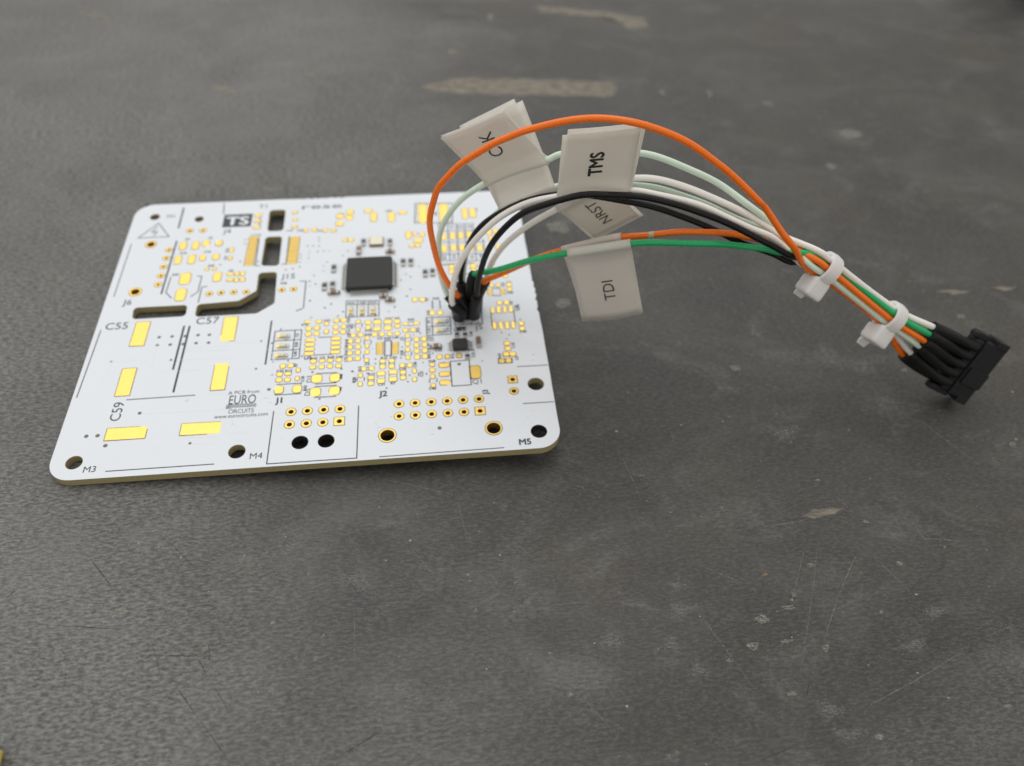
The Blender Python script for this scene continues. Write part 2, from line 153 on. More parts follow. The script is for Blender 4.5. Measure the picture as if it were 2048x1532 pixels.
DESIGNATORS = [(56.36, 35.4, 0), (58.6, 35.43, 0), (60.49, 35.4, 0), (54.58, 32.2, 0), (54.53, 31.1, 0), (56.92, 29.83, 0), (58.44, 29.78, 0), (59.99, 29.86, 0), (57.81, 24.42, 0),
    (59.64, 24.41, 0), (55.41, 20.34, 0), (57.3, 17.51, 0), (59.55, 17.66, 0), (61.38, 21.22, 0), (63.29, 34.82, 0), (54.51, 23.05, 0), (67.21, 22.81, 0), (67.06, 15.69, 0), (50.92, 40.72, 0),
    (53.24, 40.66, 0), (55.49, 40.59, 0), (51.01, 36.89, 0), (53.28, 36.86, 0), (55.49, 36.8, 0), (68.67, 40.75, 0), (50.67, 31.09, 90), (50.3, 29.45, 90), (50.26, 27.86, 90),
    (50.27, 26.28, 90), (50.33, 24.63, 90), (64.62, 31.69, 90), (66.68, 28.97, 90), (66.68, 27.36, 90), (66.66, 25.81, 90), (66.65, 24.21, 90), (61.32, 29.39, 90), (61.28, 25.51, 90),
    (63.84, 22.12, 90), (52.07, 19.03, 90), (65.01, 19.57, 90), (53.1, 21.88, 90), (67.37, 28.81, 90), (66.68, 40.63, 90), (66.86, 36.42, 90), (51.21, 33.76, 90), (84.52, 44.71, 0),
    (84.53, 41.4, 0), (86.01, 29.49, 0), (75.11, 25.16, 0), (68.56, 25.68, 0), (72.9, 31.86, 0), (83.26, 44.0, 90), (84.47, 38.31, 90), (83.61, 25.79, 90), (80.59, 23.12, 90),
    (83.95, 22.22, 90), (74.16, 31.31, 90), (75.34, 29.69, 90), (71.28, 23.86, 90), (75.41, 23.85, 90), (70.74, 33.75, 90), (70.7, 31.24, 90), (66.87, 33.93, 90), (66.87, 31.2, 90),
    (44.09, 25.38, 0), (45.72, 25.4, 0), (47.39, 25.43, 0), (49.07, 25.41, 0), (41.69, 34.96, 0), (37.83, 22.56, 0), (39.47, 22.53, 0), (46.14, 35.87, 0), (40.67, 23.88, 90),
    (42.26, 20.08, 90), (42.87, 17.75, 90), (40.33, 32.04, 90), (40.37, 29.41, 90), (40.34, 26.84, 90), (50.46, 35.54, 90), (50.52, 33.71, 90), (50.57, 32.13, 90), (52.13, 19.09, 90),
    (18.71, 64.56, 0), (18.64, 59.68, 0), (20.17, 54.93, 0), (24.61, 52.92, 0), (36.32, 47.99, 0), (47.43, 71.42, 0), (43.23, 65.42, 0), (38.5, 65.9, 0), (22.86, 59.91, 90), (22.88, 57.23, 90),
    (13.64, 64.42, 0), (13.39, 59.66, 0), (13.02, 52.5, 0), (73.18, 64.59, 0), (75.11, 64.53, 0), (77.16, 64.5, 0), (66.07, 70.27, 0), (58.72, 71.8, 0), (71.11, 53.98, 90), (73.18, 53.9, 90),
    (77.22, 53.74, 90), (79.19, 53.66, 90), (69.64, 70.02, 90), (79.32, 70.87, 90)]
TS_BOX = (23.87, 70.55, 6.44, 4.72)
LOGO = [[(28.84, 14.74), (34.17, 14.65)], [(28.8, 14.52), (34.17, 14.42)], [(28.76, 14.29), (34.19, 14.19)], [(28.71, 14.07), (34.19, 13.96)], [(28.67, 13.85), (29.67, 13.84)],
    [(28.77, 14.75), (28.71, 13.77)], [(29.16, 14.71), (29.11, 13.78)]]
MCU = (53.97, 50.37)
SO8 = (72.87, 27.08)
COMPONENTS = [('resistor', 61.87, 53.23, 1.03, 2.73), ('resistor', 63.55, 53.19, 1.02, 2.73), ('resistor', 46.76, 52.28, 0.96, 2.78), ('resistor', 45.05, 46.59, 1.15, 2.82),
    ('resistor', 46.74, 46.86, 0.99, 2.36), ('resistor', 53.01, 60.76, 0.94, 2.62), ('resistor', 58.97, 60.33, 0.94, 2.45), ('capacitor', 52.04, 57.9, 1.2, 2.73),
    ('capacitor', 59.02, 56.93, 1.52, 1.19), ('capacitor', 47.12, 44.24, 2.06, 0.92), ('capacitor', 57.62, 42.41, 1.24, 1.22), ('capacitor', 59.01, 41.17, 1.54, 1.06),
    ('crystal', 55.97, 60.55, 3.2, 2.96), ('resistor', 66.61, 49.3, 0.96, 2.75), ('resistor', 68.22, 49.5, 0.96, 2.92), ('led', 50.9, 38.87, 0.77, 2.17), ('led', 53.21, 38.7, 0.78, 2.28),
    ('led', 55.44, 38.68, 0.84, 2.39), ('led', 69.33, 33.93, 2.02, 0.97), ('led', 69.27, 31.33, 1.99, 0.94), ('led', 37.75, 32.19, 2.35, 0.89), ('led', 37.76, 29.46, 2.31, 0.87),
    ('led', 37.75, 26.87, 2.3, 0.85), ('resistor', 73.04, 31.4, 1.6, 0.81), ('resistor', 72.47, 29.87, 0.88, 1.0), ('resistor', 74.14, 29.74, 0.88, 1.0), ('resistor', 74.23, 23.73, 0.93, 1.15),
    ('capacitor', 76.73, 27.32, 0.98, 2.62), ('capacitor', 68.18, 26.79, 1.72, 1.26)]
WIRES = {'white1': [(73.18, 34.6, 4.61), (73.29, 32.28, 8.52), (71.67, 32.17, 10.34), (71.53, 31.99, 15.19), (72.46, 31.97, 19.65), (74.72, 31.94, 25.46), (77.79, 31.7, 29.86),
    (80.8, 31.48, 32.99), (85.02, 30.97, 35.9), (89.44, 30.41, 37.32), (95.53, 29.23, 38.93), (101.72, 27.93, 40.32), (106.03, 26.88, 40.28), (112.2, 25.37, 39.5), (117.77, 24.01, 37.85),
    (123.54, 22.61, 35.75), (127.42, 21.66, 34.4), (134.16, 21.14, 29.08), (137.6, 20.3, 27.2), (152.81, 16.77, 18.18), (160.03, 13.5, 12.17), (167.31, 11.8, 6.78), (170.24, 10.98, 5.77)],
    'white2': [(76.67, 37.2, 4.75), (77.08, 35.99, 9.62), (78.55, 36.66, 12.78), (79.68, 36.9, 17.53), (81.86, 36.37, 22.19), (86.19, 35.32, 27.61), (90.56, 34.25, 31.78), (94.4, 33.31, 35.6),
    (98.2, 31.87, 39.02), (102.58, 30.29, 41.27), (106.33, 29.38, 41.56), (110.76, 28.3, 41.02), (116.33, 26.94, 39.39), (122.1, 25.53, 37.31), (126.17, 24.54, 35.33), (129.34, 23.77, 33.6),
    (136.08, 20.04, 32.63), (139.33, 19.3, 30.41), (154.5, 16.0, 21.25), (161.14, 13.65, 19.15), (170.53, 14.32, 14.12), (173.45, 13.49, 13.11)], 'black1': [(74.88, 36.0, 4.68),
    (74.2, 35.67, 9.05), (73.52, 36.86, 11.67), (74.04, 37.25, 18.64), (76.02, 36.77, 24.4), (79.12, 36.01, 28.8), (84.73, 34.64, 33.44), (90.03, 33.35, 35.62), (95.86, 31.93, 36.58),
    (102.11, 29.89, 36.6), (108.0, 27.94, 36.36), (113.63, 26.57, 34.87), (119.44, 25.15, 32.91), (124.4, 23.94, 31.11), (129.24, 22.76, 29.96), (133.23, 21.79, 28.76), (135.03, 22.01, 30.14),
    (138.38, 21.08, 28.16), (153.57, 17.29, 19.22), (162.54, 15.36, 11.8), (168.49, 14.85, 7.73), (171.42, 14.03, 6.73)], 'black2': [(76.07, 34.9, 4.72), (75.88, 32.17, 9.92),
    (76.26, 31.56, 12.92), (76.56, 31.18, 18.35), (77.67, 30.91, 24.1), (79.96, 30.35, 29.75), (83.22, 29.56, 34.08), (87.26, 28.57, 37.21), (92.08, 27.4, 39.57), (96.16, 26.61, 40.5),
    (100.74, 26.62, 40.31), (104.85, 25.62, 40.26), (110.09, 24.34, 39.65), (115.55, 23.01, 38.21), (121.2, 21.63, 36.33), (126.12, 20.44, 34.27), (130.16, 19.45, 32.47),
    (134.71, 20.62, 30.18), (138.09, 19.82, 28.19), (153.39, 16.01, 19.44), (161.34, 14.21, 14.47), (169.49, 15.63, 10.0), (172.42, 14.81, 9.0)], 'mint1': [(73.08, 36.4, 4.61),
    (72.44, 35.07, 8.14), (70.88, 36.48, 8.82), (69.36, 38.39, 14.17), (69.06, 40.01, 17.98), (69.89, 40.32, 23.28), (72.82, 40.12, 29.25), (76.87, 39.13, 33.48), (82.92, 37.66, 37.98),
    (88.6, 36.27, 41.13), (90.22, 35.88, 42.19), (96.94, 34.24, 44.32), (103.17, 32.21, 44.92), (108.09, 31.01, 44.31), (113.49, 29.69, 42.66), (118.68, 28.43, 40.42), (122.77, 25.88, 38.57),
    (126.61, 24.95, 36.13), (129.01, 24.36, 34.06), (134.57, 18.99, 30.59), (137.96, 18.35, 28.56), (152.85, 14.81, 19.03), (159.8, 12.53, 15.18), (168.11, 12.43, 8.61), (171.04, 11.61, 7.61)],
    'mint2': [(74.48, 37.0, 4.66), (74.38, 36.65, 8.13), (74.0, 37.77, 10.57), (74.26, 39.77, 14.84), (75.93, 40.91, 20.26), (79.64, 40.52, 25.61), (81.87, 39.97, 28.21), (86.29, 38.89, 31.57),
    (90.68, 37.31, 34.64), (96.99, 34.23, 37.81), (102.47, 30.83, 39.42), (106.84, 29.77, 39.49), (112.3, 28.44, 38.52), (116.08, 27.51, 37.34), (119.92, 26.58, 36.11), (124.85, 25.38, 34.29),
    (128.83, 24.41, 32.87), (135.86, 21.71, 31.61), (139.13, 20.81, 29.49), (154.15, 17.06, 20.25), (162.86, 15.08, 15.18), (170.49, 16.41, 12.27), (173.41, 15.58, 11.27)],
    'orange1': [(73.78, 35.6, 4.64), (74.17, 33.41, 8.39), (72.83, 33.43, 11.3), (71.13, 33.53, 14.07), (69.18, 33.29, 19.22), (67.9, 32.57, 25.32), (67.44, 32.17, 31.34),
    (68.02, 32.03, 35.23), (69.0, 31.79, 38.41), (70.86, 31.33, 41.43), (72.83, 30.85, 43.89), (75.71, 30.15, 46.57), (78.58, 29.45, 48.9), (81.18, 28.82, 50.56), (83.17, 28.54, 51.53),
    (87.65, 28.27, 53.06), (93.62, 26.81, 54.55), (98.91, 25.52, 54.85), (103.66, 24.37, 53.86), (108.61, 23.16, 52.18), (113.06, 22.07, 49.69), (116.91, 21.14, 46.92), (121.14, 20.1, 43.81),
    (122.74, 20.54, 42.09), (126.35, 19.66, 38.45), (129.64, 18.86, 35.03), (134.17, 19.73, 29.65), (137.6, 19.01, 27.71), (152.48, 15.61, 18.11), (159.68, 14.62, 10.42), (167.35, 13.53, 5.48),
    (170.28, 12.71, 4.48)], 'green': [(75.58, 36.6, 4.7), (75.38, 34.35, 11.6), (75.86, 34.23, 16.45), (78.31, 32.61, 18.45), (80.56, 31.54, 20.07), (85.77, 29.24, 23.99),
    (91.56, 27.32, 27.14), (97.65, 25.83, 29.51), (102.98, 25.05, 31.11), (106.24, 24.25, 31.81), (111.36, 23.0, 32.72), (116.48, 21.75, 33.35), (122.61, 22.32, 32.24), (126.09, 21.47, 32.46),
    (129.79, 20.57, 31.89), (135.74, 20.32, 31.97), (139.03, 19.55, 29.82), (154.01, 15.01, 20.84), (160.49, 12.78, 18.18), (169.72, 13.69, 12.28), (172.65, 12.87, 11.28)],
    'orange2': [(76.37, 36.4, 4.74), (76.68, 34.03, 11.17), (77.81, 34.27, 14.14), (79.96, 33.75, 16.25), (84.54, 32.63, 20.03), (88.54, 31.66, 22.87), (92.02, 30.81, 25.07),
    (97.46, 28.97, 28.24), (101.99, 27.86, 30.27), (106.8, 26.69, 31.69), (111.87, 25.45, 33.15), (116.13, 24.41, 33.9), (121.18, 24.73, 33.1), (124.82, 23.84, 32.82), (127.55, 23.17, 32.61),
    (131.1, 22.31, 32.07), (135.24, 19.07, 31.65), (138.57, 18.42, 29.52), (153.39, 14.59, 19.99), (159.93, 12.3, 16.8), (168.92, 13.06, 10.45), (171.85, 12.24, 9.44)]}
BUNDLE = {'t1': (138.52, 19.98, 28.82), 't2': (153.56, 16.32, 19.58), 'dir': (0.8343, -0.2034, -0.5125), 'up': (0.4979, -0.1214, 0.8587), 'n': (0.2369, 0.9715, 0.0),
    'd': (0.9715, -0.2369, 0.0)}
PLUG = {'rear': (171.1, 13.69, 9.27), 'L': (-0.3831, -0.2994, -0.8738), 'M': (0.9144, -0.257, -0.3128), 'T': (0.1309, 0.9188, -0.3723)}
FLAGS = {'TMS': [(89.5, 30.6, 36.97), (101.66, 27.63, 40.12), (89.04, 31.02, 49.84), (101.7, 27.93, 51.73)], 'CLK': [(78.3, 38.78, 33.82), (88.56, 36.28, 40.72), (69.18, 39.98, 42.22),
    (80.78, 37.15, 50.57)], 'back': [(80.97, 40.19, 27.48), (90.71, 37.4, 34.46), (75.05, 49.87, 39.28), (84.83, 47.07, 45.97)], 'TDI': [(92.0, 27.21, 27.22), (102.79, 24.58, 31.34),
    (96.78, 25.53, 12.14), (107.83, 22.83, 15.58)], 'hid': [(92.08, 30.69, 25.29), (101.97, 27.87, 30.3), (97.27, 28.81, 10.18), (107.53, 25.89, 16.4)], 'NRST': [(91.0, 34.14, 31.85),
    (99.01, 31.88, 38.48), (98.65, 37.94, 22.33), (107.66, 35.74, 28.82)]}
LIGHT_SCRATCHES = [(139.7, -9.9, 142.3, -14.8), (141.7, -22.1, 146.0, -30.9), (108.7, -21.4, 117.9, -26.7), (133.4, -19.1, 121.4, -42.9), (139.7, -21.8, 133.2, -29.5),
    (133.2, -29.5, 127.3, -37.7), (130.7, -19.9, 124.3, -30.5), (149.2, -40.8, 130.1, -47.8), (108.0, -30.0, 114.1, -44.2), (79.3, -16.0, 82.8, -19.4), (88.4, -3.2, 97.8, -8.1),
    (164.5, 5.6, 171.9, -6.1), (151.9, -16.2, 153.5, -23.9), (150.3, -19.7, 161.0, -21.2), (143.4, -33.8, 145.2, -36.6), (112.5, 8.9, 112.6, 2.2), (86.6, -41.7, 90.8, -47.8),
    (133.1, -30.0, 137.9, -33.2), (84.0, -28.0, 91.5, -27.5), (161.1, -36.7, 156.9, -37.9), (138.5, -40.8, 142.6, -42.0), (123.5, -16.0, 133.2, -15.0), (101.8, 0.5, 103.5, -9.5),
    (153.7, -38.9, 157.0, -42.5), (56.9, -1.6, 71.0, -6.2), (70.5, -6.4, 71.7, -15.1), (29.3, -6.4, 32.0, -12.9), (52.9, -25.1, 53.4, -36.4), (60.4, -5.8, 58.2, -10.3),
    (62.8, -16.9, 66.0, -21.7), (76.6, -13.9, 79.3, -16.0), (75.1, -21.4, 76.3, -24.2), (75.6, -6.7, 79.1, -10.1), (50.1, -18.8, 52.2, -21.2), (-6.6, -3.6, -4.2, -3.8),
    (-12.4, 98.1, 2.3, 83.8), (-40.9, 110.2, -35.9, 111.9), (178.6, 86.2, 180.1, 79.4)]
DARK_SCRATCHES = [(10.4, -14.5, 15.1, -20.1), (21.7, -11.5, 27.7, -17.9), (22.4, -28.6, 25.2, -35.0), (28.5, -29.9, 32.0, -35.5), (32.0, -35.5, 36.0, -41.4), (26.9, -35.9, 31.3, -41.2),
    (31.3, -41.2, 36.4, -47.4), (57.6, -45.1, 51.3, -48.3), (0.8, -18.9, -0.7, -20.9), (31.2, -30.1, 31.8, -32.9), (52.0, -21.1, 53.9, -23.9), (11.0, -31.3, 11.9, -35.4),
    (7.2, -25.5, 18.4, -27.0), (22.5, -31.4, 31.4, -32.3), (123.2, -43.0, 121.4, -45.8), (110.6, -54.1, 117.3, -52.3), (128.5, -15.0, 136.5, -13.8), (103.1, -7.1, 105.8, -6.3)]
WORN = [[(59.3, 136.8), (72.7, 142.9), (95.5, 143.2), (114.7, 142.5), (134.2, 140.0), (134.1, 137.0), (131.0, 130.0), (109.1, 130.6), (83.2, 131.3), (67.9, 132.6)], [(104.1, 193.6),
    (118.0, 192.2), (133.3, 188.9), (149.4, 184.7), (150.1, 174.4), (140.0, 173.6), (135.7, 182.7), (121.3, 185.2), (105.1, 187.2)], [(6.8, 135.1), (11.1, 136.6), (17.0, 132.4), (14.6, 131.0),
    (8.8, 133.2)], [(-40.9, 182.1), (-32.3, 180.6), (-25.2, 177.4), (-28.3, 176.1), (-37.3, 179.2)], [(75.8, 158.6), (78.2, 160.3), (80.5, 158.2), (77.2, 156.2)], [(184.8, 43.9), (190.5, 44.5),
    (195.0, 43.3), (189.4, 42.3)], [(196.9, 44.5), (203.1, 45.2), (208.8, 44.3), (203.4, 43.4)], [(131.0, -14.5), (133.3, -13.4), (135.7, -12.7), (141.5, -12.8), (138.8, -14.1), (133.8, -14.9)]]
FLECKS = [(146.2, -24.6, 0.6, 0.4), (125.4, -28.8, 0.4, 0.6), (123.7, -31.0, 1.0, 0.4), (115.8, -37.1, 1.0, 0.7), (119.5, -44.9, 1.0, 0.2), (85.4, -42.3, 0.5, 0.3),
    (117.9, -11.5, 0.3, 0.2), (130.3, -23.8, 0.6, 0.5), (130.7, -52.1, 0.7, 0.4), (143.5, -16.1, 0.6, 0.3), (139.2, -33.0, 0.4, 0.2), (137.9, -6.8, 0.6, 0.2), (104.7, -3.7, 0.6, 0.2),
    (118.6, -32.7, 1.2, 0.7), (127.5, -38.3, 0.6, 0.6), (180.6, -0.8, 0.7, 0.6), (152.9, -49.4, 0.7, 0.3), (111.3, -39.0, 0.6, 0.3), (121.5, -36.7, 1.2, 0.3), (17.2, -24.0, 0.9, 0.7),
    (12.0, -23.1, 0.4, 0.3), (24.1, -36.9, 0.3, 0.3), (17.7, -12.1, 0.5, 0.5), (20.8, -12.8, 0.5, 0.5), (72.3, -27.8, 0.3, 0.3), (47.4, -33.8, 0.3, 0.4), (48.3, -30.4, 0.3, 0.3),
    (16.3, -24.9, 0.4, 0.2), (8.1, -1.1, 1.2, 0.3), (40.5, -27.6, 0.4, 0.3), (179.4, 94.9, 1.5, 1.2), (191.5, 111.3, 3.5, 1.9), (140.4, 134.1, 1.1, 1.5), (171.7, 127.9, 1.6, 1.1),
    (155.2, 133.6, 0.8, 2.3), (92.0, 182.6, 1.2, 2.6), (60.3, 95.9, 0.8, 1.1), (30.1, 86.4, 2.4, 1.1), (-24.6, 108.4, 0.9, 0.9), (4.7, 190.7, 1.1, 1.9), (35.3, 143.0, 1.4, 1.2),
    (-8.9, 71.9, 1.0, 0.7), (-11.7, 54.4, 1.1, 1.1), (187.7, 35.2, 1.0, 0.6), (167.0, 19.6, 0.8, 0.6), (97.1, 43.0, 2.1, 1.6), (99.2, 69.6, 2.7, 2.3), (130.3, 22.0, 1.0, 0.7)]
SMEARS = [(16.3, -10.0, 2.6, 1.5), (42.1, -12.3, 3.1, 0.9), (42.3, -14.1, 1.6, 1.9), (34.8, -16.4, 2.4, 1.7), (58.6, -11.0, 3.0, 1.1), (102.8, -35.9, 1.4, 1.8), (105.9, -40.1, 1.6, 1.5),
    (93.3, -34.4, 2.4, 2.1), (79.6, -23.1, 1.3, 2.3), (124.5, -47.7, 2.4, 1.8), (105.8, -30.2, 3.3, 1.7), (125.8, -51.4, 3.1, 1.4), (135.7, 4.6, 4.1, 1.8), (141.9, -38.9, 3.8, 0.9),
    (148.3, -33.8, 2.6, 1.3), (53.4, -21.2, 3.6, 2.7), (60.1, -39.6, 3.3, 1.9), (67.0, -42.0, 1.5, 1.5), (191.2, 110.7, 5.4, 4.0), (103.0, 74.5, 5.1, 6.1), (98.6, -28.8, 3.7, 0.8),
    (106.0, -25.8, 2.6, 0.7), (98.8, -52.3, 1.5, 1.0)]

# ------------------------------------------------------------------ helpers
COL = scene.collection
random.seed(11)

def link(name, me, parent=None, mats=None, label=None, kind=None):
    o = bpy.data.objects.new(name, me)
    COL.objects.link(o)
    if parent is not None: o.parent = parent
    if mats is not None and me is not None and len(me.materials) == 0:
        for m in (mats if isinstance(mats, (list, tuple)) else [mats]): me.materials.append(m)
    if label: o['label'] = label
    if kind: o['kind'] = kind
    return o

def mesh_of(bm, name, smooth=False):
    me = bpy.data.meshes.new(name)
    bm.normal_update()
    bm.to_mesh(me); bm.free()
    if smooth:
        for p in me.polygons: p.use_smooth = True
    return me

def smooth_by_angle(me, deg=40):
    for p in me.polygons: p.use_smooth = True
    bm = bmesh.new(); bm.from_mesh(me)
    for e in bm.edges:
        if len(e.link_faces) == 2 and e.calc_face_angle(0) > rad(deg): e.smooth = False
    bm.to_mesh(me); bm.free()

def raw(name, verts, faces, mi=None):
    me = bpy.data.meshes.new(name)
    me.from_pydata([tuple(c * MM for c in v) for v in verts], [], faces)
    if mi:
        for p, i in zip(me.polygons, mi): p.material_index = i
    me.update()
    return me

def box_bm(cx, cy, cz, sx, sy, sz, bevel=0.0, seg=2):
    bm = bmesh.new()
    bmesh.ops.create_cube(bm, size=1.0)
    for v in bm.verts:
        v.co = Vector((cx + v.co.x * sx, cy + v.co.y * sy, cz + v.co.z * sz)) * MM
    if bevel:
        bmesh.ops.bevel(bm, geom=list(bm.edges), offset=bevel * MM, segments=seg, profile=0.6, affect='EDGES')
    return bm

def box(name, c, s, mat, parent, bevel=0.0, **kw):
    me = mesh_of(box_bm(*c, *s, bevel), name)
    return link(name, me, parent, mat, **kw)

def rounded(pts, r, seg=6):
    """Polygon with its corners rounded to radius r."""
    out = []; n = len(pts)
    for i in range(n):
        a, b, c = Vector(pts[i - 1]), Vector(pts[i]), Vector(pts[(i + 1) % n])
        u, v = (a - b).normalized(), (c - b).normalized()
        half = u.angle(v) / 2
        d = min(r / math.tan(half), (a - b).length * .45, (c - b).length * .45)
        rr = d * math.tan(half)
        cen = b + (u + v).normalized() * (rr / math.sin(half))
        p0, p1 = b + u * d, b + v * d
        a0 = math.atan2(p0.y - cen.y, p0.x - cen.x); a1 = math.atan2(p1.y - cen.y, p1.x - cen.x)
        da = (a1 - a0 + math.pi) % (2 * math.pi) - math.pi
        for k in range(seg + 1):
            t = a0 + da * k / seg
            out.append((cen.x + rr * math.cos(t), cen.y + rr * math.sin(t)))
    return out

def circle(x, y, r, n=28):
    return [(x + r * math.cos(2 * math.pi * k / n), y + r * math.sin(2 * math.pi * k / n)) for k in range(n)]

def catmull(pts, per=10):
    P = [Vector(p) for p in pts]
    P = [P[0] * 2 - P[1]] + P + [P[-1] * 2 - P[-2]]
    out = []
    for i in range(1, len(P) - 2):
        p0, p1, p2, p3 = P[i - 1], P[i], P[i + 1], P[i + 2]
        t0 = 0; t1 = t0 + max((p1 - p0).length, 1e-6) ** .5; t2 = t1 + max((p2 - p1).length, 1e-6) ** .5; t3 = t2 + max((p3 - p2).length, 1e-6) ** .5
        for k in range(per):
            t = t1 + (t2 - t1) * k / per
            a1 = p0 * ((t1 - t) / (t1 - t0)) + p1 * ((t - t0) / (t1 - t0))
            a2 = p1 * ((t2 - t) / (t2 - t1)) + p2 * ((t - t1) / (t2 - t1))
            a3 = p2 * ((t3 - t) / (t3 - t2)) + p3 * ((t - t2) / (t3 - t2))
            b1 = a1 * ((t2 - t) / (t2 - t0)) + a2 * ((t - t0) / (t2 - t0))
            b2 = a2 * ((t3 - t) / (t3 - t1)) + a3 * ((t - t1) / (t3 - t1))
            out.append(b1 * ((t2 - t) / (t2 - t1)) + b2 * ((t - t1) / (t2 - t1)))
    out.append(P[-2])
    return out

def soften(path, times=2):
    for _ in range(times):
        path = [path[0]] + [path[i] * .5 + (path[i - 1] + path[i + 1]) * .25 for i in range(1, len(path) - 1)] + [path[-1]]
    return path

def tube(name, path, radius, sides=14, caps=True):
    """Round tube along a path (mm); radius a number or a function of 0..1."""
    n = len(path); rf = radius if callable(radius) else (lambda t: radius)
    T = [(path[min(i + 1, n - 1)] - path[max(i - 1, 0)]).normalized() for i in range(n)]
    N = T[0].orthogonal().normalized(); V = []; F = []
    for i in range(n):
        N = (N - T[i] * N.dot(T[i])).normalized(); Bn = T[i].cross(N)
        r = rf(i / (n - 1))
        for k in range(sides):
            a = 2 * math.pi * k / sides
            V.append(path[i] + (N * math.cos(a) + Bn * math.sin(a)) * r)
    for i in range(n - 1):
        for k in range(sides):
            k2 = (k + 1) % sides
            F.append((i * sides + k, i * sides + k2, (i + 1) * sides + k2, (i + 1) * sides + k))
    nf = len(F)
    if caps:
        F.append(tuple(range(sides - 1, -1, -1))); F.append(tuple(range((n - 1) * sides, n * sides)))
    me = raw(name, V, F)
    for i, p in enumerate(me.polygons): p.use_smooth = i < nf
    return me

_font_cache = {}
def text_mesh(s, height, bold=False, slant=0.0):
    """Flat lettering centred on the origin, cap height in mm."""
    key = (s, height, bold, slant)
    if key in _font_cache: return _font_cache[key]
    cu = bpy.data.curves.new('lettering', 'FONT')
    cu.body = s; cu.size = 1.0; cu.resolution_u = 3; cu.shear = slant
    o = bpy.data.objects.new('lettering', cu); COL.objects.link(o)
    me = bpy.data.meshes.new_from_object(o)
    bpy.data.objects.remove(o); bpy.data.curves.remove(cu)
    xs = [v.co.x for v in me.vertices]; ys = [v.co.y for v in me.vertices]
    k = height / 0.73 * MM
    cx = (min(xs) + max(xs)) / 2; cy = 0.73 / 2 if min(ys) > -.1 else (min(ys) + max(ys)) / 2
    for v in me.vertices: v.co = Vector(((v.co.x - cx) * k, (v.co.y - cy) * k, 0))
    if bold:     # heavier print: the same strokes struck again a hair to each side
        bm = bmesh.new(); bm.from_mesh(me); src = list(bm.faces)
        for q, (dx, dy) in enumerate(((.035, 0), (-.035, .0), (0, .03), (0, -.03))):
            g = bmesh.ops.duplicate(bm, geom=src)
            bmesh.ops.translate(bm, verts=[v for v in g['geom'] if isinstance(v, bmesh.types.BMVert)], vec=(dx * k, dy * k, (q + 1) * .0025 * MM))
        bm.to_mesh(me); bm.free()
    me.name = 'lettering'
    _font_cache[key] = me
    return me

# ------------------------------------------------------------------ materials
def new_mat(name):
    m = bpy.data.materials.new(name); m.use_nodes = True
    nt = m.node_tree
    return m, nt, nt.nodes['Principled BSDF']

def mat(name, col, rough=.5, metal=0.0, spec=.5, vary=.08, scale=400.0, bump=0.0, bscale=3000.0, sss=0.0, trans=0.0, coat=0.0):
    m, nt, p = new_mat(name)
    N, L = nt.nodes, nt.links
    tc = N.new('ShaderNodeTexCoord')
    nz = N.new('ShaderNodeTexNoise'); nz.inputs['Scale'].default_value = scale; nz.inputs['Detail'].default_value = 4
    L.new(tc.outputs['Object'], nz.inputs['Vector'])
    mx = N.new('ShaderNodeMix'); mx.data_type = 'RGBA'
    mx.inputs['A'].default_value = tuple(max(0, c * (1 - vary)) for c in col) + (1,)
    mx.inputs['B'].default_value = tuple(min(1, c * (1 + vary)) for c in col) + (1,)
    L.new(nz.outputs['Fac'], mx.inputs['Factor']); L.new(mx.outputs['Result'], p.inputs['Base Color'])
    p.inputs['Roughness'].default_value = rough; p.inputs['Metallic'].default_value = metal
    p.inputs['Specular IOR Level'].default_value = spec
    if sss:
        p.inputs['Subsurface Weight'].default_value = sss
        p.inputs['Subsurface Radius'].default_value = (1, 1, 1); p.inputs['Subsurface Scale'].default_value = 0.0012
    if trans: p.inputs['Transmission Weight'].default_value = trans
    if coat: p.inputs['Coat Weight'].default_value = coat; p.inputs['Coat Roughness'].default_value = .15
    if bump:
        b = N.new('ShaderNodeBump'); b.inputs['Strength'].default_value = bump; b.inputs['Distance'].default_value = 0.0001
        n2 = N.new('ShaderNodeTexNoise'); n2.inputs['Scale'].default_value = bscale; n2.inputs['Detail'].default_value = 3
        L.new(tc.outputs['Object'], n2.inputs['Vector']); L.new(n2.outputs['Fac'], b.inputs['Height'])
        L.new(b.outputs['Normal'], p.inputs['Normal'])
    return m

M_MASK = mat('white_solder_mask', (.755, .79, .845), .28, spec=.5, vary=.025, scale=60, bump=.12, bscale=900)
M_FR4 = mat('fibreglass_edge', (.36, .31, .16), .7, vary=.25, scale=2500, bump=.4, bscale=4000)
M_DARK_WALL = mat('dark_drilled_wall', (.02, .019, .017), .8, vary=.3, scale=2500)  # near-black wall colour for a few of the drilled holes
M_GOLD = mat('gold_plating', (.95, .66, .18), .42, metal=1.0, vary=.06, scale=900, bump=.15, bscale=2500)
M_BARREL = mat('gold_hole_wall', (.80, .50, .16), .4, metal=1.0, vary=.15, scale=2000)
M_GAP = mat('pad_clearance', (.11, .11, .10), .6, vary=.1)
M_INK = mat('silkscreen_ink', (.045, .047, .06), .55, vary=.3, scale=3000)
M_VIA = mat('tented_via', (.16, .15, .13), .5, vary=.2)
M_CHIP = mat('chip_epoxy', (.030, .030, .030), .6, spec=.35, vary=.12, scale=2500, bump=.3, bscale=6000)
M_TIN = mat('tinned_lead', (.44, .43, .41), .32, metal=1.0, vary=.1, scale=4000)
M_CERAMIC = mat('brown_ceramic', (.22, .13, .075), .4, vary=.15, scale=3000)
M_RES = mat('resistor_film', (.05, .05, .055), .35, vary=.2, scale=3000)
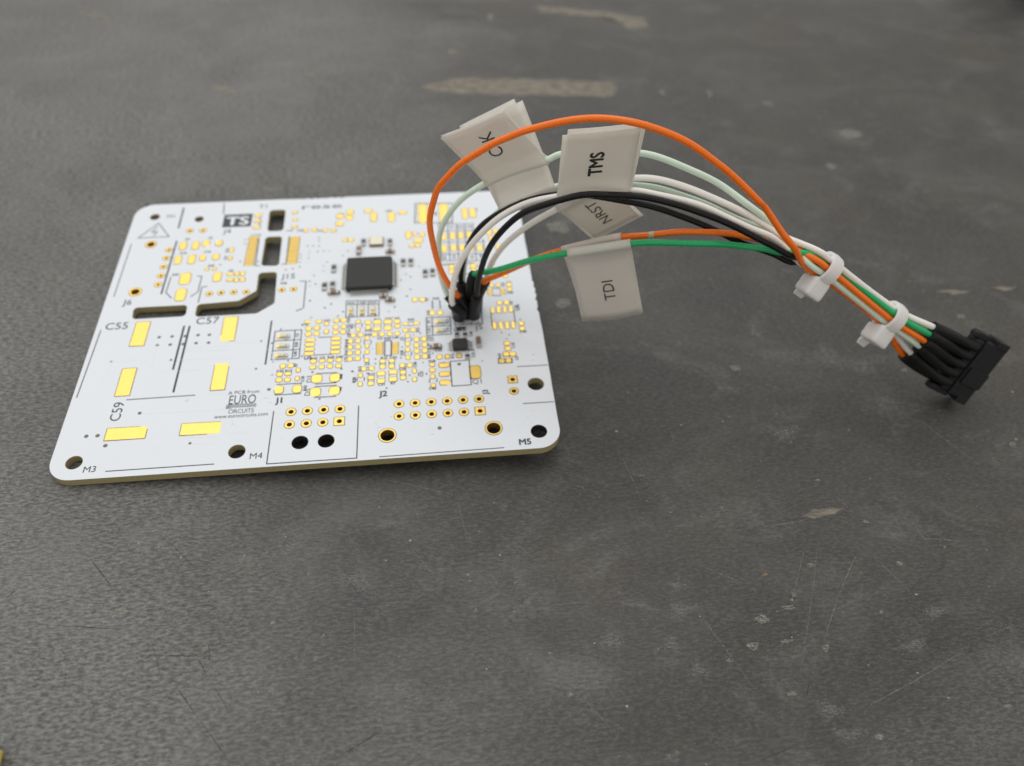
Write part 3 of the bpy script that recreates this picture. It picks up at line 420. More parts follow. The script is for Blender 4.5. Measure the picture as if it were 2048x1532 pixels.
M_CRYSTAL = mat('crystal_lid', (.62, .58, .46), .35, metal=.8, vary=.1, scale=2000)
M_LED = mat('led_lens', (.72, .70, .50), .2, vary=.1)
M_LEDS = mat('led_base', (.55, .52, .36), .4, vary=.1)
M_SLEEVE = mat('black_shrink_sleeve', (.010, .010, .011), .5, spec=.25, vary=.3, scale=1500, bump=.3, bscale=1500)
M_PLUG = mat('black_plug_plastic', (.012, .012, .014), .48, spec=.3, vary=.2, scale=2000, bump=.25, bscale=5000)
M_PAPER = mat('label_film', (.95, .935, .90), .42, spec=.4, vary=.05, scale=300, bump=.3, bscale=350)
def translucent(m, col, amount):
    N, L = m.node_tree.nodes, m.node_tree.links; p = N['Principled BSDF']; out = N['Material Output']
    t = N.new('ShaderNodeBsdfTranslucent'); t.inputs['Color'].default_value = col + (1,)
    x = N.new('ShaderNodeMixShader'); x.inputs[0].default_value = amount
    L.new(p.outputs[0], x.inputs[1]); L.new(t.outputs[0], x.inputs[2]); L.new(x.outputs[0], out.inputs['Surface'])
translucent(M_PAPER, (.97, .93, .86), .52)
M_PRINT = mat('label_print', (.02, .02, .02), .6, vary=.1)
M_NYLON = mat('milky_nylon', (.93, .92, .92), .38, vary=.03, scale=300)
translucent(M_NYLON, (.85, .82, .80), .28)
M_WIRE = {
    'orange': mat('orange_insulation', (1.0, .185, .004), .36, vary=.05, scale=250),
    'mint': mat('pale_green_insulation', (.68, .83, .70), .35, vary=.04, scale=250),
    'white': mat('white_insulation', (.88, .86, .82), .36, vary=.04, scale=250),
    'black': mat('black_insulation', (.007, .007, .008), .34, spec=.3, vary=.2, scale=250),
    'green': mat('green_insulation', (.012, .42, .14), .35, vary=.05, scale=250),
}
for m in M_WIRE.values():
    N, L = m.node_tree.nodes, m.node_tree.links; p = N['Principled BSDF']
    tc = N.new('ShaderNodeTexCoord'); nz = N.new('ShaderNodeTexNoise'); nz.inputs['Scale'].default_value = 900; nz.inputs['Detail'].default_value = 6
    L.new(tc.outputs['Object'], nz.inputs['Vector'])
    r = N.new('ShaderNodeMapRange'); r.inputs['From Min'].default_value = .35; r.inputs['From Max'].default_value = .7; r.inputs['To Min'].default_value = .2; r.inputs['To Max'].default_value = .45
    L.new(nz.outputs['Fac'], r.inputs['Value']); L.new(r.outputs['Result'], p.inputs['Roughness'])
    bu = N.new('ShaderNodeBump'); bu.inputs['Strength'].default_value = .25; bu.inputs['Distance'].default_value = .00008
    L.new(nz.outputs['Fac'], bu.inputs['Height']); L.new(bu.outputs['Normal'], p.inputs['Normal'])
M_SCUFF = mat('solder_mask_smudge', (.62, .63, .66), .5, vary=.1)

def table_material():
    m, nt, p = new_mat('worn_dark_laminate')
    N, L = nt.nodes, nt.links
    tc = N.new('ShaderNodeTexCoord')
    def mapped(sx, sy, rot=0):
        mp = N.new('ShaderNodeMapping'); mp.inputs['Scale'].default_value = (sx, sy, sx); mp.inputs['Rotation'].default_value = (0, 0, rad(rot))
        L.new(tc.outputs['Object'], mp.inputs['Vector']); return mp.outputs['Vector']
    def noise(vec, scale, detail=5, rough=.6, dist=0):
        n = N.new('ShaderNodeTexNoise'); n.inputs['Scale'].default_value = scale; n.inputs['Detail'].default_value = detail
        n.inputs['Roughness'].default_value = rough; n.inputs['Distortion'].default_value = dist
        L.new(vec, n.inputs['Vector']); return n.outputs['Fac']
    def ramp(fac, a, b, c0=(0, 0, 0, 1), c1=(1, 1, 1, 1)):
        r = N.new('ShaderNodeValToRGB'); r.color_ramp.elements[0].position = a; r.color_ramp.elements[1].position = b
        r.color_ramp.elements[0].color = c0; r.color_ramp.elements[1].color = c1
        L.new(fac, r.inputs['Fac']); return r.outputs['Color']
    def mix(fac, a, b, mode='MIX'):
        x = N.new('ShaderNodeMix'); x.data_type = 'RGBA'; x.blend_type = mode
        if isinstance(fac, (int, float)): x.inputs['Factor'].default_value = fac
        else: L.new(fac, x.inputs['Factor'])
        for s, v in (('A', a), ('B', b)):
            if isinstance(v, tuple): x.inputs[s].default_value = v
            else: L.new(v, x.inputs[s])
        return x.outputs['Result']
    def mul(a, b):
        x = N.new('ShaderNodeMath'); x.operation = 'MULTIPLY'
        for i, v in enumerate((a, b)):
            if isinstance(v, (int, float)): x.inputs[i].default_value = v
            else: L.new(v, x.inputs[i])
        return x.outputs['Value']
    grain = noise(mapped(850, 2300, -3), 1.0, 6, .8, .05)         # fine rubbed grain along the table
    speck = noise(mapped(900, 1700, 10), 1.0, 4, .7)
    blotch = noise(mapped(22, 30), 1.0, 6, .62, .6)
    blotch2 = noise(mapped(60, 95, 30), 1.0, 6, .7, .8)
    brown = noise(mapped(14, 18, 50), 1.0, 5, .6, .4)
    olive = noise(mapped(30, 34, 70), 1.0, 4, .6, .4)
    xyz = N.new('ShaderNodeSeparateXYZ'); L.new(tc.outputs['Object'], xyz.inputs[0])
    wear_sheen = N.new('ShaderNodeMapRange'); wear_sheen.inputs['From Min'].default_value = .13; wear_sheen.inputs['From Max'].default_value = .0
    wear_sheen.inputs['To Min'].default_value = -.26; wear_sheen.inputs['To Max'].default_value = .16; L.new(xyz.outputs['X'], wear_sheen.inputs['Value'])  # lighter to the left: partly rubbing, partly reflected sheen put into the colour
    sm = N.new('ShaderNodeMath'); sm.operation = 'ADD'; L.new(noise(mapped(9, 12, 20), 1.0, 5, .6, .6), sm.inputs[0]); L.new(wear_sheen.outputs['Result'], sm.inputs[1])
    rub_sheen = ramp(sm.outputs['Value'], .34, .68)          # surface rubbed matt, with the left side's sheen painted in as lighter colour
    base = mix(ramp(blotch, .3, .72), (.022, .0215, .020, 1), (.050, .047, .042, 1))
    base = mix(mul(ramp(brown, .50, .70), .55), base, (.066, .048, .035, 1))
    base = mix(mul(ramp(olive, .52, .70), .5), base, (.056, .056, .041, 1))
    base = mix(mul(rub_sheen, .75), base, (.138, .136, .128, 1))
    light = mul(ramp(grain, .46, .66), mix(rub_sheen, (.20, .20, .20, 1), (.80, .80, .80, 1)))
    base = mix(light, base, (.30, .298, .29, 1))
    dark = mul(ramp(grain, .36, .52, (1, 1, 1, 1), (0, 0, 0, 1)), mix(rub_sheen, (.35, .35, .35, 1), (.80, .80, .80, 1)))
    base = mix(dark, base, (.020, .020, .018, 1))
    haze = noise(mapped(30, 46, 15), 1.0, 7, .68, .9)            # chalky haze rubbed into the surface
    base = mix(mul(ramp(haze, .46, .74), mix(rub_sheen, (.22, .22, .22, 1), (.5, .5, .5, 1))), base, (.19, .185, .172, 1))
    cloud = mul(ramp(blotch2, .54, .76), ramp(speck, .38, .66))
    base = mix(mul(cloud, .75), base, (.20, .20, .19, 1))
    fine = noise(mapped(2600, 3800, 20), 1.0, 3, .6)
    base = mix(mul(ramp(fine, .58, .72), .30), base, (.20, .195, .18, 1))
    base = mix(mul(ramp(speck, .64, .74), .40), base, (.27, .255, .23, 1))
    L.new(base, p.inputs['Base Color'])
    rr = N.new('ShaderNodeMapRange'); rr.inputs['To Min'].default_value = .42; rr.inputs['To Max'].default_value = .68
    L.new(blotch, rr.inputs['Value']); L.new(rr.outputs['Result'], p.inputs['Roughness'])
    p.inputs['Specular IOR Level'].default_value = .5
    b = N.new('ShaderNodeBump'); b.inputs['Strength'].default_value = .22; b.inputs['Distance'].default_value = .0001
    ad = N.new('ShaderNodeMath'); ad.operation = 'ADD'; L.new(grain, ad.inputs[0]); L.new(speck, ad.inputs[1])
    L.new(ad.outputs['Value'], b.inputs['Height']); L.new(b.outputs['Normal'], p.inputs['Normal'])
    return m

def ragged(name, col, scale, lo, hi, rough=.6, cover=0.0):
    """Worn-in mark whose cover breaks up into flecks."""
    m, nt, p = new_mat(name); N, L = nt.nodes, nt.links
    tc = N.new('ShaderNodeTexCoord'); mp = N.new('ShaderNodeMapping'); mp.inputs['Scale'].default_value = (scale, scale * (4.0 if cover == .5 else 2.2), scale)
    L.new(tc.outputs['Object'], mp.inputs['Vector'])
    nz = N.new('ShaderNodeTexNoise'); nz.inputs['Scale'].default_value = 1; nz.inputs['Detail'].default_value = 6; nz.inputs['Roughness'].default_value = .65
    L.new(mp.outputs['Vector'], nz.inputs['Vector'])
    r = N.new('ShaderNodeMapRange'); r.inputs['From Min'].default_value = lo; r.inputs['From Max'].default_value = hi
    if cover:
        at = N.new('ShaderNodeAttribute'); at.attribute_name = 'cover'
        k = N.new('ShaderNodeMath'); k.operation = 'MULTIPLY_ADD'; k.inputs[1].default_value = cover; k.inputs[2].default_value = -cover
        L.new(at.outputs['Fac'], k.inputs[0])
        ad = N.new('ShaderNodeMath'); ad.operation = 'ADD'; L.new(nz.outputs['Fac'], ad.inputs[0]); L.new(k.outputs['Value'], ad.inputs[1])
        L.new(ad.outputs['Value'], r.inputs['Value'])
    else: L.new(nz.outputs['Fac'], r.inputs['Value'])
    L.new(r.outputs['Result'], p.inputs['Alpha'])
    p.inputs['Base Color'].default_value = col + (1,); p.inputs['Roughness'].default_value = rough
    return m

# ------------------------------------------------------------------ the table
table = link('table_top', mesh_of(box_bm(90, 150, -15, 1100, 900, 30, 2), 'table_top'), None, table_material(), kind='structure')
table['label'] = 'worn dark grey work table top with scratches and paint flecks'

def ribbons(name, segs, width, z, m, jitter=.6):
    V, F = [], []
    for (x0, y0, x1, y1) in segs:
        a, b = Vector((x0, y0, 0)), Vector((x1, y1, 0)); d = b - a; n = Vector((-d.y, d.x, 0)).normalized()
        k = max(5, int(d.length / 1.2)); ph = random.random() * 9; bow = random.uniform(-.012, .012) * d.length
        wv = width * random.uniform(.6, 1.2)
        for i in range(k + 1):
            t = i / k
            w = wv * (.15 + .85 * math.sin(math.pi * t) ** .5) * (.65 + .35 * math.sin(ph + i * 1.9) * random.random())
            c = a + d * t + n * (bow * math.sin(math.pi * t) + random.uniform(-.06, .06) * jitter)
            V += [(c + n * w / 2) + Vector((0, 0, z)), (c - n * w / 2) + Vector((0, 0, z))]
            if i: j = len(V) - 4; F.append((j, j + 1, j + 3, j + 2))
    return link(name, raw(name, V, F), table, m, kind='stuff')

def blob(x, y, rx, ry, z, V, F, n=11, rough=.35):
    o = len(V); ph = random.random() * 6
    for k in range(n):
        a = 2 * math.pi * k / n
        q = 1 + random.uniform(-rough, rough)
        V.append((x + rx * q * math.cos(a + ph), y + ry * q * math.sin(a + ph), z))
    F.append(tuple(range(o, o + n)))

ribbons('light_scratches', LIGHT_SCRATCHES, .22, .030, ragged('scratch_light', (.25, .24, .21), 900, .34, .70))
more = []
for _ in range(150):
    x, y = random.uniform(-60, 280), random.uniform(-70, 200); a = random.choice((random.uniform(-.3, .2), random.uniform(-1.2, 1.9))); l = random.uniform(2, 12)
    more.append((x, y, x + l * math.cos(a), y + l * math.sin(a)))
ribbons('faint_scratches', more, .10, .026, ragged('scratch_faint', (.15, .145, .135), 700, .42, .85))
ribbons('dark_scratches', DARK_SCRATCHES, .16, .034, ragged('scratch_dark', (.014, .014, .013), 700, .26, .62))
def soft_patch(name, ring, z, m, core=.55):
    """Fan of rings whose cover fades from the middle to the rim."""
    n = len(ring); c = sum((Vector(p) for p in ring), Vector((0, 0))) / n
    V = [(c.x, c.y, z)]; cov = [1.0]; F = []
    for t, cv in ((core, .9), (.8, .55), (1.0, 0.0)):
        for p in ring: q = c.lerp(Vector(p), t); V.append((q.x, q.y, z)); cov.append(cv)
    for k in range(n):
        j = (k + 1) % n
        F.append((0, 1 + k, 1 + j))
        for r in range(2): F.append((1 + r * n + k, 1 + (r + 1) * n + k, 1 + (r + 1) * n + j, 1 + r * n + j))
    me = raw(name, V, F); at = me.attributes.new('cover', 'FLOAT', 'POINT')
    for i, v in enumerate(cov): at.data[i].value = v
    return link(name, me, table, m)
M_WORN = ragged('worn_veneer', (.29, .255, .20), 210, .20, .66, cover=.5)
M_CHALK = ragged('chalky_smear', (.26, .26, .25), 1500, .38, .78, cover=.36)
for k, pts in enumerate(WORN):
    poly = [Vector((p[0], p[1])) for p in pts]; ring = []
    for i in range(len(poly)):
        a, b = poly[i], poly[(i + 1) % len(poly)]; m = max(2, int((b - a).length / 2))
        for j in range(m):
            q = a.lerp(b, j / m); ring.append((q.x + random.uniform(-.4, .4), q.y + random.uniform(-.5, .5)))
    soft_patch('worn_patch', ring, .038, M_WORN, .8)
for (x, y, rx, ry) in SMEARS:
    ph = random.random() * 6; rot = random.uniform(-.4, .4)
    ring = []
    for k in range(20):
        t = 2 * math.pi * k / 20; q = 1.25 + .35 * math.sin(3 * t + ph) + random.uniform(-.2, .2)
        px, py = rx * q * math.cos(t), ry * q * math.sin(t)
        ring.append((x + px * math.cos(rot) - py * math.sin(rot), y + px * math.sin(rot) + py * math.cos(rot)))
    soft_patch('chalk_smear', ring, .036, M_CHALK, .4)
V, F = [], []
for (x, y, rx, ry) in FLECKS: blob(x, y, max(rx, .25), max(ry, .25), .042, V, F)
link('paint_flecks', raw('paint_flecks', V, F), table, ragged('paint_fleck', (.30, .288, .25), 1700, .38, .66), kind='stuff')
V, F = [], []
for _ in range(900):
    s = random.uniform(.04, .13) * random.choice((1, 1, 1, 1.8))
    blob(random.uniform(-80, 300), random.uniform(-70, 215), s * 1.4, s, .040, V, F, 6, .5)
link('chalky_specks', raw('chalky_specks', V, F), table, ragged('chalk_speck', (.40, .395, .37), 600, .3, .6), kind='stuff')
V, F = [], []
for _ in range(40):
    s = random.uniform(.08, .28)
    blob(random.uniform(-60, 260), random.uniform(-65, 180), s * 1.5, s, .044, V, F, 7, .5)
link('ochre_specks', raw('ochre_specks', V, F), table, ragged('ochre_speck', (.28, .18, .10), 900, .3, .6), kind='stuff')

# ------------------------------------------------------------------ the circuit board
TH = 1.6
board = link('circuit_board', None, None, label='white circuit board with gold pads and one large black chip on the table')
board['category'] = 'circuit board'
board.rotation_euler = (0, rad(-2.2), 0)

def outline():
    pts = rounded([(0, 0), (90, 0), (90, 78), (0, 78)], 4.2, 10)
    # the snapped-off edge keeps small stubs where the panel tabs were
    out = []
    for i, p in enumerate(pts):
        out.append(p); q = pts[(i + 1) % len(pts)]
        if abs(p[0] - 90) < .01 and abs(q[0] - 90) < .01:
            y = 5.0
            while y < 73:
                tab = 33 < y < 45
                y += .55 if tab else 2.5
                dx = random.uniform(-.38, .12) if tab else random.uniform(-.05, .05)
                out.append((90 + dx - (.3 if y > 45 else 0), y))
        if abs(p[1] - 78) < .01 and abs(q[1] - 78) < .01 and p[0] > q[0]:
            x = 85.0
            while x > 5:
                tab = 38 < x < 50
                x -= .6 if tab else 4
                out.append((x, 78 + (random.uniform(-.35, .15) if tab else 0)))
    return out

def board_mesh():
    cu = bpy.data.curves.new('board_outline', 'CURVE'); cu.dimensions = '2D'; cu.fill_mode = 'BOTH'; cu.extrude = TH / 2 * MM
    loops = [outline()]
    for r, s in SLOTS: loops.append(rounded(s, r, 6))
    for (x, y, r) in DRILLS: loops.append(circle(x, y, r, 36))
    for (x, y, ro, ri, sq) in PLATED: loops.append(circle(x, y, ri + .03, 24))
    for lp in loops:
        sp = cu.splines.new('POLY'); sp.points.add(len(lp) - 1); sp.use_cyclic_u = True
        for k, (x, y) in enumerate(lp): sp.points[k].co = (x * MM, y * MM, 0, 1)
    o = bpy.data.objects.new('board_outline', cu); COL.objects.link(o)
    me = bpy.data.meshes.new_from_object(o)
    bpy.data.objects.remove(o); bpy.data.curves.remove(cu)
    for v in me.vertices: v.co.z += TH / 2 * MM
    me.materials.clear(); me.materials.append(M_MASK); me.materials.append(M_FR4); me.materials.append(M_DARK_WALL)
    me.update()
    for p in me.polygons: p.material_index = 0 if abs(p.normal.z) > .5 else 1; p.use_smooth = False
    for p in me.polygons:
        if p.material_index == 1 and any((p.center.x / MM - x) ** 2 + (p.center.y / MM - y) ** 2 < (r + .1) ** 2 for (x, y, r) in DRILLS[4:7]): p.material_index = 2
    return me
me = board_mesh(); me.name = 'laminate'
link('laminate', me, board)

# pads: plating a little proud of the mask, in a narrow clearance
def pad_mesh(style, w, h):
    r = .04 if style == 'q' else min(w, h) * .30
    inner = rounded([(-w / 2, -h / 2), (w / 2, -h / 2), (w / 2, h / 2), (-w / 2, h / 2)], r, 3)
    g = .14
    outer = rounded([(-w / 2 - g, -h / 2 - g), (w / 2 + g, -h / 2 - g), (w / 2 + g, h / 2 + g), (-w / 2 - g, h / 2 + g)], r + g, 3)
    n = len(inner)
    V = [(x, y, .008) for x, y in outer] + [(x, y, .008) for x, y in inner] + [(x, y, .04) for x, y in inner]
    F = []; mi = []
    for k in range(n):
        j = (k + 1) % n
        F.append((k, j, n + j, n + k)); mi.append(1)
        F.append((n + k, n + j, 2 * n + j, 2 * n + k)); mi.append(0)
    F.append(tuple(range(2 * n, 3 * n))); mi.append(0)
    me = raw('pad', V, F, mi); me.materials.append(M_GOLD); me.materials.append(M_GAP)
    return me
for (style, w, h), places in PADS.items():
    me = pad_mesh(style, w, h)
    for (x, y) in places:
        o = link('pad', me, board); o.location = Vector((x, y, TH + .012)) * MM
        k = .5 if max(w, h) > 2 else 1.3; o.rotation_euler = (rad(random.uniform(-k, k)), rad(random.uniform(-k, k)), rad(random.uniform(-.6, .6)))   # hand-scraped plating never lies dead flat

for (w, h, places) in COMBS:
    V, F = [], []
    for (x, y) in places:
        o = len(V)
        for z in (0.0, .04):
            V += [(x - w / 2, y - h / 2, TH + z), (x + w / 2, y - h / 2, TH + z), (x + w / 2, y + h / 2, TH + z), (x - w / 2, y + h / 2, TH + z)]
        F += [(o + 4, o + 5, o + 6, o + 7)] + [(o + k, o + (k + 1) % 4, o + 4 + (k + 1) % 4, o + 4 + k) for k in range(4)]
    xs = [p[0] for p in places]; ys = [p[1] for p in places]; g = .12; o = len(V); nf = len(F)
    V += [(places[-1][0] - w / 2 - g, min(ys) - h / 2 - g, TH + .008), (places[-1][0] + w / 2 + g, min(ys) - h / 2 - g, TH + .008), (places[0][0] + w / 2 + g, max(ys) + h / 2 + g, TH + .008), (places[0][0] - w / 2 - g, max(ys) + h / 2 + g, TH + .008)]
    F.append((o, o + 1, o + 2, o + 3))
    link('fine_pad_row', raw('fine_pad_row', V, F, [0] * nf + [1]), board, [M_GOLD, M_GAP], kind='stuff')

def plated_mesh(ro, ri, sq):
    n = 24; V = []; F = []; mi = []
    def ringv(r, z, square=False):
        o = len(V)
        for k in range(n):
            a = 2 * math.pi * k / n; c, s = math.cos(a), math.sin(a)
            q = r / max(abs(c), abs(s)) if square else r
            V.append((q * c, q * s, z))
        return o
    def skin(a, b, m):
        for k in range(n):
            j = (k + 1) % n; F.append((a + k, a + j, b + j, b + k)); mi.append(m)
    a0 = ringv(ro + .14, TH + .008, sq); a1 = ringv(ro, TH + .008, sq); a2 = ringv(ro, TH + .04, sq)
    a3 = ringv(ri, TH + .035); a4 = ringv(ri - .02, TH - .02); a5 = ringv(ri - .02, .02); a6 = ringv(ri, -.03); a7 = ringv(ro, -.03, sq)
    skin(a0, a1, 1); skin(a1, a2, 0); skin(a2, a3, 0); skin(a3, a4, 0); skin(a4, a5, 2); skin(a5, a6, 0); skin(a6, a7, 0)
    me = raw('plated_hole', V, F, mi)
    for p in me.polygons: p.use_smooth = mi[p.index] == 2
    for m in (M_GOLD, M_GAP, M_BARREL): me.materials.append(m)
    return me
_pl = {}
for (x, y, ro, ri, sq) in PLATED:
    me = _pl.get((ro, ri, sq)) or _pl.setdefault((ro, ri, sq), plated_mesh(ro, ri, sq))
    o = link('plated_hole', me, board); o.location = Vector((x, y, 0)) * MM

# tented vias: shallow dimples of filled mask
V, F = [], []
for (x, y, r) in VIAS:
    o = len(V); n = 12
    for k in range(n):
        a = 2 * math.pi * k / n; V.append((x + r * math.cos(a), y + r * math.sin(a), TH + .010))
    F.append(tuple(range(o, o + n)))
link('tented_vias', raw('tented_vias', V, F), board, M_VIA, kind='stuff')
for _ in range(46):       # faint copper under the mask
    x, y = random.choice(VIAS)[:2]; dx = random.choice((-1, 1)); l1, l2 = random.uniform(1.5, 7), random.uniform(1, 4)
    if random.random() < .5: p1 = (x + dx * l1, y); p2 = (p1[0] + dx * l2 * .7, y + random.choice((-1, 1)) * l2 * .7)
    else: p1 = (x, y + dx * l1); p2 = (x + random.choice((-1, 1)) * l2 * .7, p1[1] + dx * l2 * .7)
    if all(2 < q[0] < 88 and 2 < q[1] < 76 for q in (p1, p2)) and not any(18 < q[0] < 36 and 36 < q[1] < 76 for q in ((x, y), p1, p2)): RIDGES += [[(x, y), p1], [p1, p2]]
V, F = [], []
for (a, b) in RIDGES:
    a, b = Vector(a), Vector(b); d = b - a; nn = Vector((-d.y, d.x)).normalized() * .13; o = len(V)
    for p in (a, b):
        V += [(p.x - nn.x, p.y - nn.y, TH - .002), (p.x, p.y, TH + .03), (p.x + nn.x, p.y + nn.y, TH - .002)]
    F += [(o, o + 3, o + 4, o + 1), (o + 1, o + 4, o + 5, o + 2)]
link('covered_traces', raw('covered_traces', V, F), board, M_MASK, kind='stuff')

# silkscreen
def stroke(pts, w, z):
    V, F = [], []
    closed = len(pts) > 2 and pts[0] == pts[-1]
    P = [Vector(p) for p in (pts[:-1] if closed else pts)]; n = len(P)
    for i in range(n):
        a = P[i - 1] if (i or closed) else None; c = P[(i + 1) % n] if (i < n - 1 or closed) else None
        d1 = (P[i] - a).normalized() if a is not None else None; d2 = (c - P[i]).normalized() if c is not None else None
        d1 = d1 or d2; d2 = d2 or d1
        n1, n2 = Vector((-d1.y, d1.x)), Vector((-d2.y, d2.x)); b = (n1 + n2)
        b = b / max(b.dot(n1), .4) if b.length > 1e-6 else n1
        V += [(P[i].x + b.x * w / 2, P[i].y + b.y * w / 2, z), (P[i].x - b.x * w / 2, P[i].y - b.y * w / 2, z)]
    for i in range(n if closed else n - 1):
        j = (i + 1) % n; F.append((2 * i, 2 * i + 1, 2 * j + 1, 2 * j))
    return V, F
for (w, pts) in SILK:
    V, F = stroke(pts, w * 1.2, TH + .022)
    link('silkscreen_line', raw('silkscreen_line', V, F), board, M_INK)
for ln in LOGO:
    V, F = stroke(ln, .10, TH + .016)
    link('silkscreen_line', raw('silkscreen_line', V, F), board, M_INK)
for (s, x, y, h, rot, b) in TEXTS:
    me = text_mesh(s, h, bool(b))
    o = link('silkscreen_text', me, board, M_INK)
    o.location = Vector((x, y, TH + .026)) * MM; o.rotation_euler = (0, 0, rad(rot))
    if s == 'EURO': o.scale.x = .62
    if s == 'rese': o.scale.x = 2.3
    if s == 'CIRCUITS': o.scale.x = .80
    if s.startswith('www'): o.scale.x = .86
_ds = ['R12', 'C31', 'R7', 'C18', 'R43', 'C5', 'R28', 'C40', 'R16', 'C22']
for i, (x, y, rot) in enumerate(DESIGNATORS):
    o = link('silkscreen_text', text_mesh(_ds[i % len(_ds)], .62, True), board, M_INK)
    o.location = Vector((x, y, TH + .026)) * MM; o.rotation_euler = (0, 0, rad(rot))
x, y, w, h = TS_BOX
V = [(x - w / 2, y - h / 2, TH + .014), (x + w / 2, y - h / 2, TH + .014), (x + w / 2, y + h / 2, TH + .014), (x - w / 2, y + h / 2, TH + .014)]
link('silkscreen_box', raw('silkscreen_box', V, [(0, 1, 2, 3)]), board, M_INK)
me = text_mesh('TS', h * .66, True).copy(); me.materials.clear()
o = link('silkscreen_text', me, board, M_MASK); o.location = Vector((x, y, TH + .022)) * MM; o.scale.x = 1.15
# faint smudges on the mask
V, F = [], []
for (x, y) in ((53, 21), (60, 9.5), (85, 8), (78, 6), (36, 15), (22, 17), (30, 10.5), (66, 5.5), (87.5, 22), (56, 7)):
    for _ in range(3):
        blob(x + random.uniform(-1, 1), y + random.uniform(-1, 1), random.uniform(.1, .5), random.uniform(.05, .12), TH + .006, V, F, 8, .5)
link('smudges', raw('smudges', V, F), board, ragged('mask_smudge', (.50, .50, .53), 600, .4, .9), kind='stuff')

# ---- chips
def chip(name, x, y, sx, sy, h, pins, pitch, lead, pw, chamfer, label, sides):
    root = link(name, None, board, label=label); root.location = Vector((x, y, TH)) * MM
    zb, zm = .12, h * .55
    def sec(dx, z):
        q = rounded([(-sx / 2 + dx, -sy / 2 + dx), (sx / 2 - dx, -sy / 2 + dx), (sx / 2 - dx, sy / 2 - dx), (-sx / 2 + dx, sy / 2 - dx)], chamfer, 3)
        return [(a, b, z) for a, b in q]
    rings = [sec(.16, zb), sec(0, zm), sec(.02, zm + .04), sec(.17, h - .05), sec(.22, h)]
    n = len(rings[0]); V = [v for r in rings for v in r]; F = []
    for i in range(len(rings) - 1):
        for k in range(n):
            j = (k + 1) % n; F.append((i * n + k, i * n + j, (i + 1) * n + j, (i + 1) * n + k))
    F.append(tuple(range(n - 1, -1, -1))); F.append(tuple(range(len(V) - n, len(V))))
    link('body', raw('body', V, F), root, M_CHIP)
    # gull-wing lead, pointing along +x from the body edge
    prof = [(-.25, zm), (lead * .30, zm), (lead * .46, zm - .10), (lead * .54, .20), (lead * .68, .09), (lead, .07)]
    t = .13; V = []; F = []
    for s in (-1, 1):
        for (a, z) in prof: V.append((a, s * pw / 2, z))
        for (a, z) in prof: V.append((a - t * .3, s * pw / 2, z - t))
    m = len(prof)
    for i in range(m - 1):
        F.append((i, i + 1, 2 * m + i + 1, 2 * m + i)); F.append((m + i + 1, m + i, 3 * m + i, 3 * m + i + 1))
        F.append((i + 1, i, m + i, m + i + 1)); F.append((2 * m + i, 2 * m + i + 1, 3 * m + i + 1, 3 * m + i))
    F.append((m - 1, 2 * m + m - 1, 3 * m + m - 1, m + m - 1))
    pm = raw('pin', V, F); pm.materials.append(M_TIN)
    for (ang, half) in sides:
        for k in range(pins):
            o = link('pin', pm, root)
            off = (k - (pins - 1) / 2) * pitch
            d = Vector((math.cos(ang), math.sin(ang), 0)); s = Vector((-d.y, d.x, 0))
            o.location = (d * half + s * off) * MM; o.rotation_euler = (0, 0, ang)
    return root
P2 = math.pi / 2
mcu = chip('microcontroller', 54.62, 48.8, 10, 10, 1.5, 16, .5, 1.15, .24, .45, 'large square black chip with rows of fine pins', [(0, 5), (P2, 5), (math.pi, 5), (3 * P2, 5)])
chip('small_chip', 72.95, 26.35, 3.0, 3.0, 1.05, 4, .65, 1.05, .32, .12, 'small black chip with four pins on each side', [(0, 1.5), (math.pi, 1.5)])
# pin one mark
# ---- chip components
def chip_part(kind, x, y, w, h):
    y -= .35
    root = link({'resistor': 'chip_resistor', 'capacitor': 'chip_capacitor', 'led': 'chip_led', 'crystal': 'crystal'}[kind], None, board)
    root.location = Vector((x, y, TH)) * MM
    if kind == 'crystal':
        box('base', (0, 0, .25), (w, h, .5), M_CERAMIC, root, .08); box('lid', (0, 0, .58), (w * .9, h * .88, .24), M_CRYSTAL, root, .1); return
    vert = h > w; l, t = (h, w) if vert else (w, h)
    l = min(l, 2.4); t = min(t, 1.0)
    if vert: root.rotation_euler = (0, 0, P2)
    z = {'resistor': .42, 'capacitor': .75, 'led': .6}[kind]; e = l * .22
    if kind == 'led':
        box('base', (0, 0, .15), (l * .96, t * .98, .24), M_LEDS, root, .03); box('lens', (0, 0, .42), (l * .56, t * .92, .32), M_LED, root, .08)
        for s in (-1, 1): box('terminal', (s * (l / 2 - e / 2 + .05), 0, .17), (e, t, .30), M_GOLD if s < 0 else M_TIN, root, .05)
    else:
        box('body', (0, 0, z / 2 + .03), (l - e, t * .92, z), M_RES if kind == 'resistor' else M_CERAMIC, root, .04)
        for s in (-1, 1): box('terminal', (s * (l / 2 - e / 2), 0, z / 2 + .02), (e, t, z + .05), M_TIN, root, .07)
        for s in (-1, 1):   # solder fillet
            V = [(s * l / 2, -t / 2, .02), (s * (l / 2 + .35), -t / 2, .02), (s * l / 2, -t / 2, z * .7), (s * l / 2, t / 2, .02), (s * (l / 2 + .35), t / 2, .02), (s * l / 2, t / 2, z * .7)]
            link('solder_fillet', raw('solder_fillet', V, [(0, 1, 2), (5, 4, 3), (1, 4, 5, 2)]), root, M_TIN)
for c in COMPONENTS: chip_part(*c)
# socket on the underside that lifts this side of the board, and the one the wires plug into
box('underside_socket', (73, 36, -1.25), (14, 12, 2.5), M_PLUG, board, .2)

